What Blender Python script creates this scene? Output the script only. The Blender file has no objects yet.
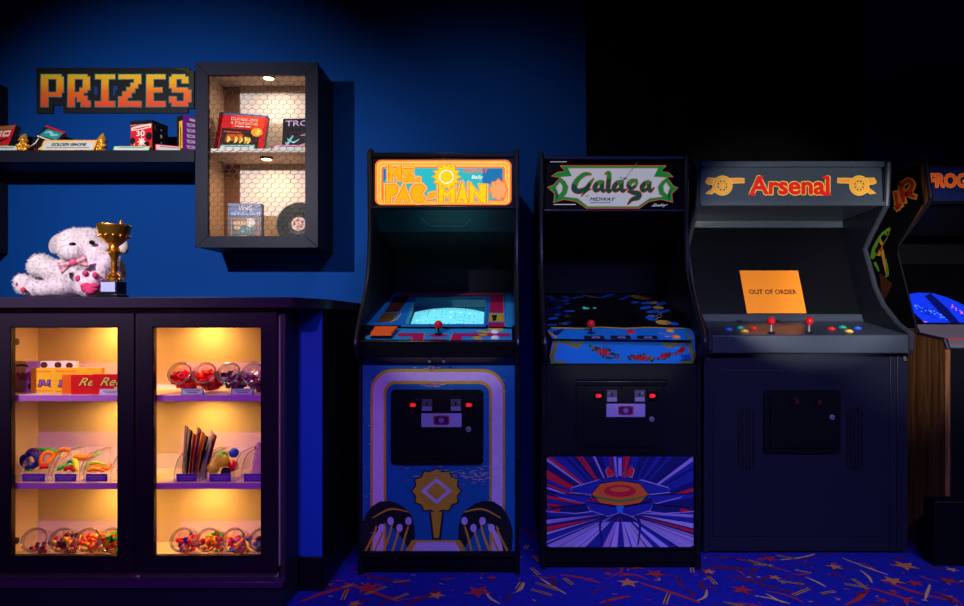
import bpy, bmesh, math, random
from mathutils import Vector, Matrix
from mathutils.geometry import tessellate_polygon
random.seed(7)
SC = bpy.context.scene
COL = SC.collection
F, CX, CY, EH = 643.0, 508.0, 322.0, 1.08      # focal (px), principal point, eye height
R = math.radians
V = Vector

def P(px, py, Y):
    return V(((px-CX)/F*Y, Y, EH+(CY-py)/F*Y))
def PX(px, Y): return (px-CX)/F*Y
def PZ(py, Y): return EH+(CY-py)/F*Y

# ------------------------------------------------------------------ materials
MATS = {}
def M(name, col, rough=0.5, metal=0.0, emit=0.0, spec=0.25, coat=0.0, bump=0.0, bscale=60.0, var=0.0, vscale=8.0, sheen=0.0):
    if name in MATS: return MATS[name]
    m = bpy.data.materials.new(name); m.use_nodes = True
    nt = m.node_tree; b = nt.nodes['Principled BSDF']
    c = (*col, 1)
    b.inputs['Base Color'].default_value = c
    b.inputs['Roughness'].default_value = rough
    b.inputs['Metallic'].default_value = metal
    b.inputs['Specular IOR Level'].default_value = spec
    b.inputs['Coat Weight'].default_value = coat
    b.inputs['Sheen Weight'].default_value = sheen
    if emit:
        b.inputs['Emission Color'].default_value = c
        b.inputs['Emission Strength'].default_value = emit
    if bump or var:
        tc = nt.nodes.new('ShaderNodeTexCoord')
    if bump:
        n = nt.nodes.new('ShaderNodeTexNoise'); n.inputs['Scale'].default_value = bscale; n.inputs['Detail'].default_value = 4
        bp = nt.nodes.new('ShaderNodeBump'); bp.inputs['Strength'].default_value = bump; bp.inputs['Distance'].default_value = 0.004
        nt.links.new(tc.outputs['Object'], n.inputs['Vector'])
        nt.links.new(n.outputs['Fac'], bp.inputs['Height']); nt.links.new(bp.outputs['Normal'], b.inputs['Normal'])
    if var:
        n2 = nt.nodes.new('ShaderNodeTexNoise'); n2.inputs['Scale'].default_value = vscale; n2.inputs['Detail'].default_value = 5
        mx = nt.nodes.new('ShaderNodeMix'); mx.data_type = 'RGBA'
        mx.inputs['A'].default_value = tuple(x*(1-var) for x in col)+(1,)
        mx.inputs['B'].default_value = tuple(min(1, x*(1+var)) for x in col)+(1,)
        nt.links.new(tc.outputs['Object'], n2.inputs['Vector'])
        nt.links.new(n2.outputs['Fac'], mx.inputs['Factor']); nt.links.new(mx.outputs['Result'], b.inputs['Base Color'])
    MATS[name] = m
    return m

def wood_mat(name, dark, light, scale=(18, 18, 1.2), rough=0.45):
    if name in MATS: return MATS[name]
    m = M(name, light, rough)
    nt = m.node_tree; b = nt.nodes['Principled BSDF']
    tc = nt.nodes.new('ShaderNodeTexCoord'); mp = nt.nodes.new('ShaderNodeMapping'); mp.inputs['Scale'].default_value = scale
    n = nt.nodes.new('ShaderNodeTexNoise'); n.inputs['Scale'].default_value = 3; n.inputs['Detail'].default_value = 8; n.inputs['Distortion'].default_value = .6
    r = nt.nodes.new('ShaderNodeValToRGB'); r.color_ramp.elements[0].position = .35; r.color_ramp.elements[1].position = .68
    r.color_ramp.elements[0].color = (*dark, 1); r.color_ramp.elements[1].color = (*light, 1)
    L = nt.links.new
    L(tc.outputs['Object'], mp.inputs['Vector']); L(mp.outputs['Vector'], n.inputs['Vector']); L(n.outputs['Fac'], r.inputs['Fac']); L(r.outputs['Color'], b.inputs['Base Color'])
    return m

def glass_mat(name, tint=(1, 1, 1), ior=1.45, rough=0.02, refl=1.0):
    if name in MATS: return MATS[name]
    m = bpy.data.materials.new(name); m.use_nodes = True; nt = m.node_tree; nt.nodes.clear()
    o = nt.nodes.new('ShaderNodeOutputMaterial'); mx = nt.nodes.new('ShaderNodeMixShader')
    t = nt.nodes.new('ShaderNodeBsdfTransparent'); t.inputs['Color'].default_value = (*tint, 1)
    g = nt.nodes.new('ShaderNodeBsdfGlossy'); g.inputs['Roughness'].default_value = rough
    fr = nt.nodes.new('ShaderNodeFresnel'); fr.inputs['IOR'].default_value = ior
    mu = nt.nodes.new('ShaderNodeMath'); mu.operation = 'MULTIPLY'; mu.inputs[1].default_value = refl
    L = nt.links.new
    L(fr.outputs[0], mu.inputs[0]); L(mu.outputs[0], mx.inputs[0]); L(t.outputs[0], mx.inputs[1]); L(g.outputs[0], mx.inputs[2]); L(mx.outputs[0], o.inputs['Surface'])
    MATS[name] = m
    return m

def sign_gradient():
    m = M('sign gradient print', (1, .5, .05), .55)
    nt = m.node_tree; b = nt.nodes['Principled BSDF']
    tc = nt.nodes.new('ShaderNodeTexCoord'); sp = nt.nodes.new('ShaderNodeSeparateXYZ'); mr = nt.nodes.new('ShaderNodeMapRange')
    mr.inputs['From Min'].default_value = .035; mr.inputs['From Max'].default_value = .235
    r = nt.nodes.new('ShaderNodeValToRGB'); e = r.color_ramp.elements
    e[0].position = 0; e[0].color = (.75, .05, .02, 1); e[1].position = 1; e[1].color = (.9, .62, .02, 1)
    k = e.new(.45); k.color = (.85, .16, .01, 1); k = e.new(.7); k.color = (.95, .42, .01, 1)
    L = nt.links.new
    L(tc.outputs['Object'], sp.inputs[0]); L(sp.outputs['Z'], mr.inputs['Value']); L(mr.outputs['Result'], r.inputs['Fac']); L(r.outputs['Color'], b.inputs['Base Color'])
    return m

BLK = M('black laminate', (.005, .005, .007), .42, spec=.2, bump=.05, bscale=200)
BLKG = M('black gloss plastic', (.005, .005, .007), .25, spec=.25)
TRIM = M('black t moulding', (.01, .009, .012), .34, spec=.45)
BLKM = M('black powder coated steel', (.003, .003, .004), .5, spec=.15, bump=.1, bscale=300)
GLB = M('smoked black glass', (.002, .002, .003), .33, spec=.3)
CHROME = M('chrome', (.6, .6, .63), .2, .6)
WHITE = M('white plastic', (.75, .75, .75), .3)
CARD = M('white card', (.55, .56, .56), .6)
INK = M('black ink', (.01, .01, .012), .5)
NAVYP = M('dark navy cabinet paint', (.0125, .0145, .026), .42, spec=.2, bump=.04, bscale=90)
REDP = M('red plastic', (.75, .01, .015), .2, coat=.5)

# ------------------------------------------------------------------ geometry builder
class Plane:
    """a plane met by sight lines: art(px, py) -> point on it"""
    def __init__(s, p, n):
        s.p = V(p); s.n = V(n).normalized()
        if s.n.y > 0: s.n = -s.n
    def at(s, u, v, k=0):
        o = V((0, 0, EH)); d = V(((u-CX)/F, 1, (CY-v)/F))
        q = s.p+s.n*(k*.0006)
        t = (q-o).dot(s.n)/d.dot(s.n)
        return o+d*t
class Quad:
    """a face given by its corner and edges: art(0..1, 0..1 from the top)"""
    def __init__(s, tl, ux, vy):
        s.tl = V(tl); s.ux = V(ux); s.vy = V(vy); s.n = s.ux.cross(s.vy).normalized()*-1
    def at(s, u, v, k=0):
        return s.tl+s.ux*u+s.vy*v+s.n*(k*.0006)
def vplane(Y): return Plane((0, Y, 0), (0, -1, 0))
def plane3(a, b, c):
    a, b, c = V(a), V(b), V(c)
    return Plane(a, (b-a).cross(c-a))

_TX = {}
def text2d(s, off=0.0, res=3):
    k = (s, off, res)
    if k in _TX: return _TX[k]
    cu = bpy.data.curves.new('lettering', 'FONT'); cu.body = s; cu.resolution_u = res; cu.offset = off; cu.fill_mode = 'FRONT'
    ob = bpy.data.objects.new('lettering', cu); COL.objects.link(ob)
    dg = bpy.context.evaluated_depsgraph_get(); dg.update()
    ev = ob.evaluated_get(dg); me = ev.to_mesh()
    vs = [(v.co.x, v.co.y) for v in me.vertices]; fs = [tuple(p.vertices) for p in me.polygons]
    ev.to_mesh_clear(); bpy.data.objects.remove(ob); bpy.data.curves.remove(cu)
    _TX[k] = (vs, fs)
    return _TX[k]

class MB:
    def __init__(s): s.v = []; s.f = []; s.m = []; s.mats = []
    def mi(s, m):
        if m not in s.mats: s.mats.append(m)
        return s.mats.index(m)
    def add(s, vs, fs, m):
        o = len(s.v); s.v += [V(x) for x in vs]; k = s.mi(m)
        for f in fs: s.f.append(tuple(i+o for i in f)); s.m.append(k)
    def poly(s, pts, m, n=None):
        pts = [V(p) for p in pts]
        if len(pts) <= 4 and len(pts) == 3: s.add(pts, [(0, 1, 2)], m); return
        s.add(pts, [tuple(t) for t in tessellate_polygon([pts])], m)
    def box(s, a, b, m):
        x0, x1 = sorted((a[0], b[0])); y0, y1 = sorted((a[1], b[1])); z0, z1 = sorted((a[2], b[2]))
        s.add([(x0, y0, z0), (x1, y0, z0), (x1, y1, z0), (x0, y1, z0), (x0, y0, z1), (x1, y0, z1), (x1, y1, z1), (x0, y1, z1)],
              [(3, 2, 1, 0), (4, 5, 6, 7), (0, 1, 5, 4), (1, 2, 6, 5), (2, 3, 7, 6), (3, 0, 4, 7)], m)
    def mbox(s, mat, a, b, m):
        t = MB(); t.box(a, b, m); s.add([mat@q for q in t.v], t.f, m)
    def prism(s, pts, ax, m):
        """pts: loop of points, ax: extrusion vector"""
        pts = [V(p) for p in pts]; n = len(pts); ax = V(ax)
        vs = pts+[p+ax for p in pts]
        tri = [tuple(t) for t in tessellate_polygon([pts])]
        fs = [t for t in tri]+[tuple(i+n for i in reversed(t)) for t in tri]
        fs += [(i, (i+1) % n, (i+1) % n+n, i+n) for i in range(n)]
        s.add(vs, fs, m)
    def prof(s, yz, x0, x1, m):
        s.prism([(x0, y, z) for y, z in yz], (x1-x0, 0, 0), m)
    def lathe(s, pr, m, mat=None, n=24, caps=True, clampz=None):
        mat = mat or Matrix.Identity(4); vs = []; fs = []
        for r, z in pr:
            for i in range(n):
                a = 2*math.pi*i/n; q = mat@V((r*math.cos(a), r*math.sin(a), z))
                if clampz is not None and q.z < clampz: q.z = clampz
                vs.append(q)
        for j in range(len(pr)-1):
            for i in range(n):
                k = (i+1) % n; fs.append((j*n+i, j*n+k, (j+1)*n+k, (j+1)*n+i))
        if caps:
            fs.append(tuple(range(n-1, -1, -1))); fs.append(tuple((len(pr)-1)*n+i for i in range(n)))
        s.add(vs, fs, m)
    def cyl(s, a, b, r0, m, r1=None, n=16):
        a, b = V(a), V(b); d = b-a
        q = d.to_track_quat('Z', 'Y').to_matrix().to_4x4()
        s.lathe([(r0, 0), (r0 if r1 is None else r1, d.length)], m, Matrix.Translation(a)@q, n)
    def ball(s, c, r, m, sc=(1, 1, 1), n=16, rot=None):
        pr = [(max(1e-5, math.sin(math.pi*j/(n//2))), -math.cos(math.pi*j/(n//2))) for j in range(n//2+1)]
        mt = Matrix.Translation(V(c))@(rot or Matrix.Identity(4))@Matrix.Diagonal((r*sc[0], r*sc[1], r*sc[2], 1))
        s.lathe(pr, m, mt, n)
    def tube(s, path, r, m, n=8, closed=False, caps=True):
        path = [V(p) for p in path]; L = len(path); rr = r if isinstance(r, (list, tuple)) else [r]*L
        vs = []; fs = []; up = None
        for i, p in enumerate(path):
            t = (path[(i+1) % L]-path[i-1]) if (closed or 0 < i < L-1) else (path[1]-path[0] if i == 0 else path[-1]-path[-2])
            t.normalize()
            if up is None: up = t.orthogonal()
            up = (up-t*up.dot(t))
            if up.length < 1e-6: up = t.orthogonal()
            up.normalize(); w = t.cross(up)
            for k in range(n):
                a = 2*math.pi*k/n; vs.append(p+(up*math.cos(a)+w*math.sin(a))*rr[i])
        for i in range(L if closed else L-1):
            for k in range(n):
                fs.append((i*n+k, i*n+(k+1) % n, ((i+1) % L)*n+(k+1) % n, ((i+1) % L)*n+k))
        if caps and not closed: fs += [tuple(range(n-1, -1, -1)), tuple((L-1)*n+k for k in range(n))]
        s.add(vs, fs, m)
    def torus(s, c, R_, r, m, axis=(0, 0, 1), n=28, k=8):
        q = V(axis).to_track_quat('Z', 'Y'); c = V(c)
        s.tube([c+q@V((R_*math.cos(2*math.pi*i/n), R_*math.sin(2*math.pi*i/n), 0)) for i in range(n)], r, m, k, closed=True)
    def build(s, name, parent=None, org=None, smooth=30, bevel=0.0, seg=2):
        o_ = V(org) if org is not None else (parent.matrix_world.translation if parent is not None and parent.type == 'EMPTY' else None)
        if o_ is None:
            o_ = V(parent['_o']) if parent is not None else V((0, 0, 0))
        me = bpy.data.meshes.new(name)
        me.from_pydata([q-o_ for q in s.v], [], s.f)
        for m in s.mats: me.materials.append(m)
        me.polygons.foreach_set('material_index', s.m)
        bm = bmesh.new(); bm.from_mesh(me)
        closed = [f for f in bm.faces]
        bmesh.ops.recalc_face_normals(bm, faces=closed)
        bm.to_mesh(me); bm.free()
        if smooth:
            me.polygons.foreach_set('use_smooth', [True]*len(me.polygons)); me.set_sharp_from_angle(angle=R(smooth))
        ob = bpy.data.objects.new(name, me); COL.objects.link(ob)
        if parent is not None:
            ob.parent = parent
        else:
            ob.location = o_
        ORG[ob.name] = o_.copy()
        if bevel:
            md = ob.modifiers.new('edge', 'BEVEL'); md.width = bevel; md.segments = seg; md.limit_method = 'ANGLE'; md.angle_limit = R(40)
        return ob
ORG = {}
def part(mb, name, parent, **k):
    return mb.build(name, parent, org=ORG[parent.name], **k)
def tag(o, label, cat=None, group=None, kind=None):
    o['label'] = label
    if cat: o['category'] = cat
    if group: o['group'] = group
    if kind: o['kind'] = kind
    return o
def thing(name, loc, label, cat, group=None):
    o = bpy.data.objects.new(name, None); COL.objects.link(o); o.location = loc; o.empty_display_size = .05
    ORG[o.name] = V(loc)
    return tag(o, label, cat, group)
def struct(o): o['kind'] = 'structure'; return o

class Art:
    """flat print on a panel, drawn in the panel's own layers"""
    def __init__(s, mb, plane, ox=0, oy=0, sc=1.0):
        s.mb = mb; s.pl = plane; s.o = (ox, oy); s.s = sc
        if isinstance(plane, Quad): s.asp = plane.vy.length/plane.ux.length
    def p(s, x, y, k): return s.pl.at(s.o[0]+x/s.s, s.o[1]+y/s.s, k)
    def poly(s, pts, m, k=1): s.mb.poly([s.p(x, y, k) for x, y in pts], m)
    def rect(s, x0, y0, x1, y1, m, k=1): s.poly([(x0, y0), (x1, y0), (x1, y1), (x0, y1)], m, k)
    def rr(s, x0, y0, x1, y1, r, m, k=1, top_only=False):
        pts = []
        cs = [(x1-r, y0+r, -90), (x1-r, y1-r, 0), (x0+r, y1-r, 90), (x0+r, y0+r, 180)]
        for i, (cx, cy, a0) in enumerate(cs):
            if top_only and i in (1, 2): pts.append((x1 if i == 1 else x0, y1)); continue
            for j in range(7):
                a = R(a0+15*j); pts.append((cx+r*math.cos(a), cy+r*math.sin(a)))
        s.poly(pts, m, k)
    def ell(s, cx, cy, rx, ry, m, k=1, n=24, rot=0):
        c, d = math.cos(R(rot)), math.sin(R(rot)); pts = []
        for i in range(n):
            a = 2*math.pi*i/n; x, y = rx*math.cos(a), ry*math.sin(a); pts.append((cx+x*c-y*d, cy+x*d+y*c))
        s.poly(pts, m, k)
    def stroke(s, pts, m, k=1, grow=0, sub=4):
        q = []
        n = len(pts)
        for i in range(n-1):      # Catmull-Rom refine
            p0, p1, p2, p3 = pts[max(i-1, 0)], pts[i], pts[i+1], pts[min(i+2, n-1)]
            for j in range(sub):
                t = j/sub
                q.append(tuple(.5*((2*b)+(-a+c)*t+(2*a-5*b+4*c-d)*t*t+(-a+3*b-3*c+d)*t**3) for a, b, c, d in zip(p0, p1, p2, p3)))
        q.append(pts[-1])
        if grow:                  # lengthen both ends
            for e, o in ((0, 1), (-1, -2)):
                dx, dy = q[e][0]-q[o][0], q[e][1]-q[o][1]; l = math.hypot(dx, dy) or 1
                q[e] = (q[e][0]+dx/l*grow*.5, q[e][1]+dy/l*grow*.5, q[e][2])
        Lr = []
        for i, (x, y, w) in enumerate(q):
            a = q[max(i-1, 0)]; b = q[min(i+1, len(q)-1)]
            dx, dy = b[0]-a[0], b[1]-a[1]; l = math.hypot(dx, dy) or 1
            h = w/2+grow/2
            Lr.append(((x-dy/l*h, y+dx/l*h), (x+dy/l*h, y-dx/l*h)))
        vs = []; fs = []
        for a, b in Lr: vs += [s.p(*a, k), s.p(*b, k)]
        for i in range(len(Lr)-1): fs.append((2*i, 2*i+1, 2*i+3, 2*i+2))
        s.mb.add(vs, fs, m)
    def line(s, pts, w, m, k=1): s.stroke([(x, y, w) for x, y in pts], m, k, sub=1)
    asp = 1.0
    def text(s, t, x0, y0, x1, y1, m, k=1, off=0.0, outline=(), shear=0.0, res=3):
        """lettering fitted to a box; off / outline thicken the strokes (share of the letter height)"""
        vs, fs = text2d(t, 0.0, res)
        ax0 = min(v[0] for v in vs); ax1 = max(v[0] for v in vs); ay0 = min(v[1] for v in vs); ay1 = max(v[1] for v in vs)
        lays = [(o, mm) for o, mm in outline]+[(off, m)]
        for i, (o, mm) in enumerate(lays):
            r = o*(y1-y0); sh = [(0, 0)]
            if o > 0: sh += [(r*s.asp*math.cos(2*math.pi*q/12), r*math.sin(2*math.pi*q/12)) for q in range(12)]
            for c, (dx, dy) in enumerate(sh):
                out = []
                for vx, vy in vs:
                    u = (vx-ax0)/(ax1-ax0); w = (vy-ay0)/(ay1-ay0)
                    out.append(s.p(x0+(x1-x0)*(u+shear*(w-.5))+dx, y1-(y1-y0)*w+dy, k+i+c*.03))
                s.mb.add(out, fs, mm)

# ------------------------------------------------------------------ room
WY = 3.72
mb = MB(); mb.box((-3.6, WY, 0), (3.8, WY+.1, 3.3), M('blue painted wall', (.001, .042, .23), .7, bump=.12, bscale=35, var=.08, vscale=2, spec=.06))
struct(mb.build('wall_back'))

fl = MB()
CARP = M('blue carpet', (.009, .014, .31), .95, bump=.6, bscale=260, var=.75, vscale=45)
fl.box((-3.6, -1.2, -.08), (3.8, WY, 0), CARP)
CRED = M('carpet red yarn', (.5, .03, .03), .95, bump=.5, bscale=260, var=.3, vscale=60)
CORG = M('carpet orange yarn', (.75, .25, .06), .95, bump=.5, bscale=260, var=.3, vscale=60)
CYEL = M('carpet yellow yarn', (.75, .5, .12), .95, bump=.5, bscale=260, var=.3, vscale=60)
CDRK = M('carpet maroon yarn', (.16, .012, .03), .95, bump=.5, bscale=260, var=.3, vscale=60)
ca = Art(fl, Plane((0, 0, 0), (0, 0.0, 1))); 
ca.p = lambda x, y, k: V((x, y, .0004*k))
def cstar(x, y, r, a, m, k=3):
    pts = []
    for i in range(10):
        q = a+math.pi*i/5; rr = r if i % 2 == 0 else r*.42
        pts.append((x+rr*math.cos(q), y+rr*math.sin(q)))
    ca.poly(pts, m, k)
rc = random.Random(11)
def fpt(px, py):
    Y = EH*F/(py-CY); return PX(px, Y), Y
for (px, py, r, m) in [(628, 583, .05, CORG), (655, 574, .05, CRED), (893, 581, .05, CORG), (835, 567, .04, CORG), (368, 588, .06, CRED), (478, 592, .06, CRED),
                       (742, 590, .05, CRED), (905, 566, .06, CORG), (709, 572, .032, CORG), (775, 578, .03, CORG), (952, 570, .03, CYEL), (770, 559, .04, CRED)]:
    x, y = fpt(px, py); cstar(x, y, r, rc.random()*6, m, 5)
for (a, b, w, m) in [((300, 602), (358, 585), .022, CRED), ((345, 583), (400, 602), .02, CRED), ((640, 583), (700, 603), .022, CRED), ((722, 556), (790, 572), .016, CRED),
                     ((735, 575), (800, 594), .02, CDRK), ((755, 596), (790, 604), .012, CYEL), ((783, 603), (766, 594), .01, CYEL), ((805, 577), (826, 587), .012, CYEL), ((842, 558), (888, 575), .012, CYEL),
                     ((860, 570), (872, 583), .012, CYEL), ((845, 605), (868, 590), .02, CRED), ((870, 588), (920, 604), .022, CRED), ((880, 580), (960, 603), .02, CRED), ((540, 578), (566, 594), .012, CYEL),
                     ((560, 575), (600, 583), .02, CRED), ((600, 603), (630, 596), .02, CRED), ((512, 594), (524, 583), .012, CYEL), ((485, 590), (500, 604), .012, CYEL), ((400, 600), (440, 592), .01, CRED),
                     ((697, 601), (707, 590), .012, CYEL), ((780, 560), (815, 554), .014, CYEL), ((700, 565), (745, 570), .02, CDRK), ((925, 600), (930, 585), .012, CYEL), ((410, 585), (350, 570), .02, CDRK), ((440, 590), (405, 606), .02, CDRK)]:
    x0, y0 = fpt(*a); x1, y1 = fpt(*b); mx, my = (x0+x1)/2+rc.uniform(-.02, .02), (y0+y1)/2+rc.uniform(-.015, .015)
    ca.stroke([(x0, y0, w*.4), (mx, my, w), (x1, y1, w*.5)], m, 2+rc.randrange(2))
for i in range(620):
    x = rc.uniform(-1.1, 2.6); y = rc.uniform(2.0, 3.35); t = rc.random(); a = rc.random()*6.28
    if t < .55:
        ca.stroke([(x, y, .004), (x+.02*math.cos(a), y+.02*math.sin(a), .008)], rc.choice([CORG, CYEL, CRED, CRED, CDRK]), 3, sub=1)
    elif t < .70:
        l = rc.uniform(.05, .12)
        for o_ in (-.006, .006):
            ca.stroke([(x+o_*math.sin(a), y-o_*math.cos(a),   .003), (x+l*math.cos(a)+o_*math.sin(a), y+l*math.sin(a)-o_*math.cos(a), .0045)], CYEL, 5, sub=1)
        ca.stroke([(x, y, .012), (x+l*math.cos(a), y+l*math.sin(a), .018)], CDRK, 2, sub=1)
    elif t < .95:
        l = rc.uniform(.06, .16); w = rc.uniform(.008, .02)
        ca.stroke([(x, y, w*.3), (x+l*.5*math.cos(a), y+l*.5*math.sin(a), w), (x+l*math.cos(a+.3), y+l*math.sin(a+.3), w*.3)], rc.choice([CRED, CDRK, CDRK, CDRK]), 2)
    else: cstar(x, y, rc.uniform(.02, .04), a, rc.choice([CORG, CRED, CRED]), 4)
struct(fl.build('floor', smooth=0))

# black drape over the wall behind the machines
mb = MB(); n = 90; x0, x1 = PX(587, 3.68), PX(862, 3.68)
CURT = M('black drape cloth', (.0022, .0018, .002), .95, spec=.05)
vs = []; fs = []
zs = [.03, .6, 1.2, 1.75, 2.3, 3.1]
for j, z in enumerate(zs):
    for i in range(n):
        t = i/(n-1); w = .012*math.sin(t*46)+.008*math.sin(t*21+1.3+z*.4)
        vs.append((x0+(x1-x0)*t+(.035*(z-1.8) if i < 4 else 0)*-.25, 3.675+w, z))
for j in range(len(zs)-1):
    for i in range(n-1): fs.append((j*n+i, j*n+i+1, (j+1)*n+i+1, (j+1)*n+i))
mb.add(vs, fs, CURT)
mb.add([v+V((0, .006, 0)) for v in map(V, vs)], fs, CURT)
tag(mb.build('drape', org=((x0+x1)/2, 3.675, .03)), 'black floor-length drape hanging on the blue wall behind the middle cabinets', 'curtain')

# ------------------------------------------------------------------ arcade cabinets
BLUEP = M('blue screen-printed laminate', (.01, .14, .5), .42, var=.12, vscale=25)
BLUEL = M('light blue print', (.02, .25, .6), .3)
PINKL = M('pale pink print', (.62, .42, .66), .45, var=.15, vscale=30)
ORGP = M('ochre print', (.62, .33, .02), .45, var=.15, vscale=40)
MAGP = M('crimson print', (.42, .01, .08), .35)
YELP = M('mustard print', (.5, .36, .03), .35)
LILAC = M('lilac print', (.5, .4, .8), .45)
REDPR = M('red print', (.62, .02, .025), .4)
ORRED = M('orange red print', (.85, .15, .03), .4)
GREENP = M('green print', (.05, .3, .03), .4)
DGREEN = M('dark green print', (.01, .06, .03), .4)
NAVYPR = M('navy print', (.01, .012, .12), .45)
SCUFF = M('worn bare wood', (.55, .36, .36), .7)

def joystick(par, base, m=REDP, h=.055, r=.0165, shaft=CHROME, tilt=(0, 0)):
    b = V(base); j = MB(); j.lathe([(.018, 0), (.016, .004), (.007, .006)], BLKG, Matrix.Translation(b), 16)
    o = part(j, 'joystick', par)
    s = MB(); s.cyl(b, b+V((tilt[0], tilt[1], h)), .0045, shaft, n=10); part(s, 'shaft', o)
    k = MB(); k.ball(b+V((tilt[0], tilt[1], h+r*.8)), r, m, n=20); part(k, 'ball_top', o)
def button(par, base, m, r=.015, up=(0, -.3, 1)):
    b = V(base); u = V(up).normalized(); q = u.to_track_quat('Z', 'Y').to_matrix().to_4x4()
    j = MB(); j.lathe([(r*1.25, 0), (r*1.25, .003), (r*1.05, .0055), (r*.85, .0055), (r*.8, .009), (r*.5, .0105), (.0005, .011)], m, Matrix.Translation(b)@q, 20)
    part(j, 'button', par)

def coin_door(par, x0, x1, z0, z1, Y, kind):
    """frame + door panel with return windows, price plate and lock"""
    W = x1-x0; H = z1-z0
    f = MB(); a = Art(f, vplane(Y)); a.p = lambda x, y, k: V((x, Y-.001*k, y))
    t = []
    pts = []
    r = .02
    for cx, cz, a0 in [(x1-r, z1-r, 0), (x0+r, z1-r, 90), (x0+r, z0+r, 180), (x1-r, z0+r, 270)]:
        for j in range(6):
            q = R(a0+18*j); pts.append((cx+r*math.cos(q), Y, cz+r*math.sin(q)))
    f.prism(pts, (0, -.008, 0), BLKM)
    fo = part(f, 'coin_door_frame', par, bevel=.002)
    d = MB(); m_ = .028
    d.box((x0+m_, Y-.008, z0+m_), (x1-m_, Y-.016, z1-m_), BLKM)
    for i in range(3):
        d.box((x0+m_+.01, Y-.016, z0+m_+.01+.001*i), (x1-m_-.01, Y-.0165, z0+m_+.012+.001*i), BLKM)
    do = part(d, 'coin_door', par, bevel=.002)
    yf = Y-.016
    if kind == 'lit':
        for s in (-1, 1):
            c = (x0+x1)/2+W*.05+s*W*.3
            w = MB(); w.box((c-.022, yf, z1-H*.27), (c+.022, yf-.006, z1-H*.115), BLKG)
            wo = part(w, 'coin_return', par, bevel=.0015)
            k = MB(); k.prism([(c-.013, yf-.006, z1-H*.22), (c+.006, yf-.006, z1-H*.22), (c+.012, yf-.006, z1-H*.197), (c+.006, yf-.006, z1-H*.174), (c-.013, yf-.006, z1-H*.174)], (0, -.004, 0), M('lit red coin button', (.9, .012, .02), .4, emit=.75))
            part(k, 'reject_button', wo)
            c2 = (x0+x1)/2+W*.05+s*W*.155
            e = MB(); e.box((c2-.022, yf, z1-H*.28), (c2+.022, yf-.006, z1-H*.12), M('dark steel slot plate', (.13, .11, .15), .35, .4)); e.box((c2-.02, yf-.006, z1-H*.275), (c2+.02, yf-.009, z1-H*.22), M('lilac slot highlight', (.3, .24, .42), .4))  # lilac strip paints the highlight on the dark slot plate
            e.box((c2-.003, yf-.006, z1-H*.20), (c2+.003, yf-.0065, z1-H*.16), BLKG)
            e.ball((c2+.013*s, yf-.006, z1-H*.165), .0045, CHROME, n=10)
            part(e, 'coin_slot', par, bevel=.001)
        g = MB(); g.box((x0+W*.335, yf, z1-H*.49), (x0+W*.765, yf-.004, z1-H*.31), M('lilac price plate', (.4, .32, .55), .4))
        ga = Art(g, vplane(yf-.0045)); ga.p = lambda x, y, k: V((x0+W*(.335+.43*x), yf-.0042-.0003*k, z1-H*(.31+.18*y)))
        ga.rr(.3, .14, .7, .86, .12, REDPR, 1); ga.rr(.33, .22, .67, .78, .1, M('plum ink', (.05, .01, .08), .5), 2); ga.ell(.5, .5, .07, .2, M('dull lilac ink', (.25, .16, .35), .5), 3)
        part(g, 'price_plate', par)
    else:
        for s in (-.10, .19):
            c = (x0+x1)/2+s*W
            w = MB(); w.box((c-.02, yf, z1-H*.27), (c+.02, yf-.005, z1-H*.12), BLKG); w.box((c-.002, yf-.005, z1-H*.22), (c+.014, yf-.008, z1-H*.14), M('dark red reject button', (.1, .008, .01), .4))
            part(w, 'coin_return', par, bevel=.0015)
            w = MB(); w.box((c-.03, yf, z0+H*.14), (c+.02, yf-.004, z0+H*.28), BLKM); part(w, 'coin_slot', par, bevel=.001)
        w = MB(); w.box((x0+W*.2, yf, z1-H*.34), (x0+W*.72, yf-.003, z1-H*.335), BLKG); w.box((x0+W*.2, yf, z1-H*.49), (x0+W*.72, yf-.003, z1-H*.485), BLKG); part(w, 'seam', do)
    l = MB(); lx = x0+W*(.84 if kind == 'lit' else .87); lz = z1-H*(.52 if kind == 'lit' else .42)
    l.lathe([(.0115, 0), (.0115, .006), (.009, .008), (.0005, .008)], CHROME, Matrix.Translation((lx, yf, lz))@Matrix.Rotation(R(90), 4, 'X'), 18)
    l.box((lx-.0012, yf-.0081, lz-.006), (lx+.0012, yf-.009, lz+.006), BLKG)
    part(l, 'lock', par)

def side_pair(par, prof, xl, xr, th, mat, trim_mat, trim_r=.011, trim_n=None):
    for x0 in (xl, xr-th):
        s = MB(); s.prof(prof, x0, x0+th, mat); so = part(s, 'side_panel', par)
        t = MB(); L = trim_n or len(prof)-1
        t.tube([(x0+th/2, y, z) for y, z in prof[1:L]], trim_r, trim_mat, 8); part(t, 'edge_trim', so)

def curve_prof(pts, sub=4):
    out = []
    n = len(pts)
    for i in range(n-1):
        p0, p1, p2, p3 = pts[max(i-1, 0)], pts[i], pts[i+1], pts[min(i+2, n-1)]
        for j in range(sub):
            t = j/sub
            out.append(tuple(.5*((2*b)+(-a+c)*t+(2*a-5*b+4*c-d)*t*t+(-a+3*b-3*c+d)*t**3) for a, b, c, d in zip(p0, p1, p2, p3)))
    out.append(pts[-1]); return out

def midway_profile(Y0):
    """side outline of the two slim cabinets: foot, shelf bulge, waist, head"""
    f = [(Y0, .0015), (Y0, .5), (Y0, .90)]
    c = curve_prof([(Y0-.075, .945), (Y0-.088, .985), (Y0-.06, 1.04), (Y0+.043, 1.145), (Y0+.15, 1.29), (Y0+.188, 1.45), (Y0+.19, 1.62)])
    h = [(Y0+.178, 1.845), (Y0+.19, 1.862), (Y0+.215, 1.866), (3.62, 1.84), (3.62, .0015)]
    return f+c+h

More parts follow.
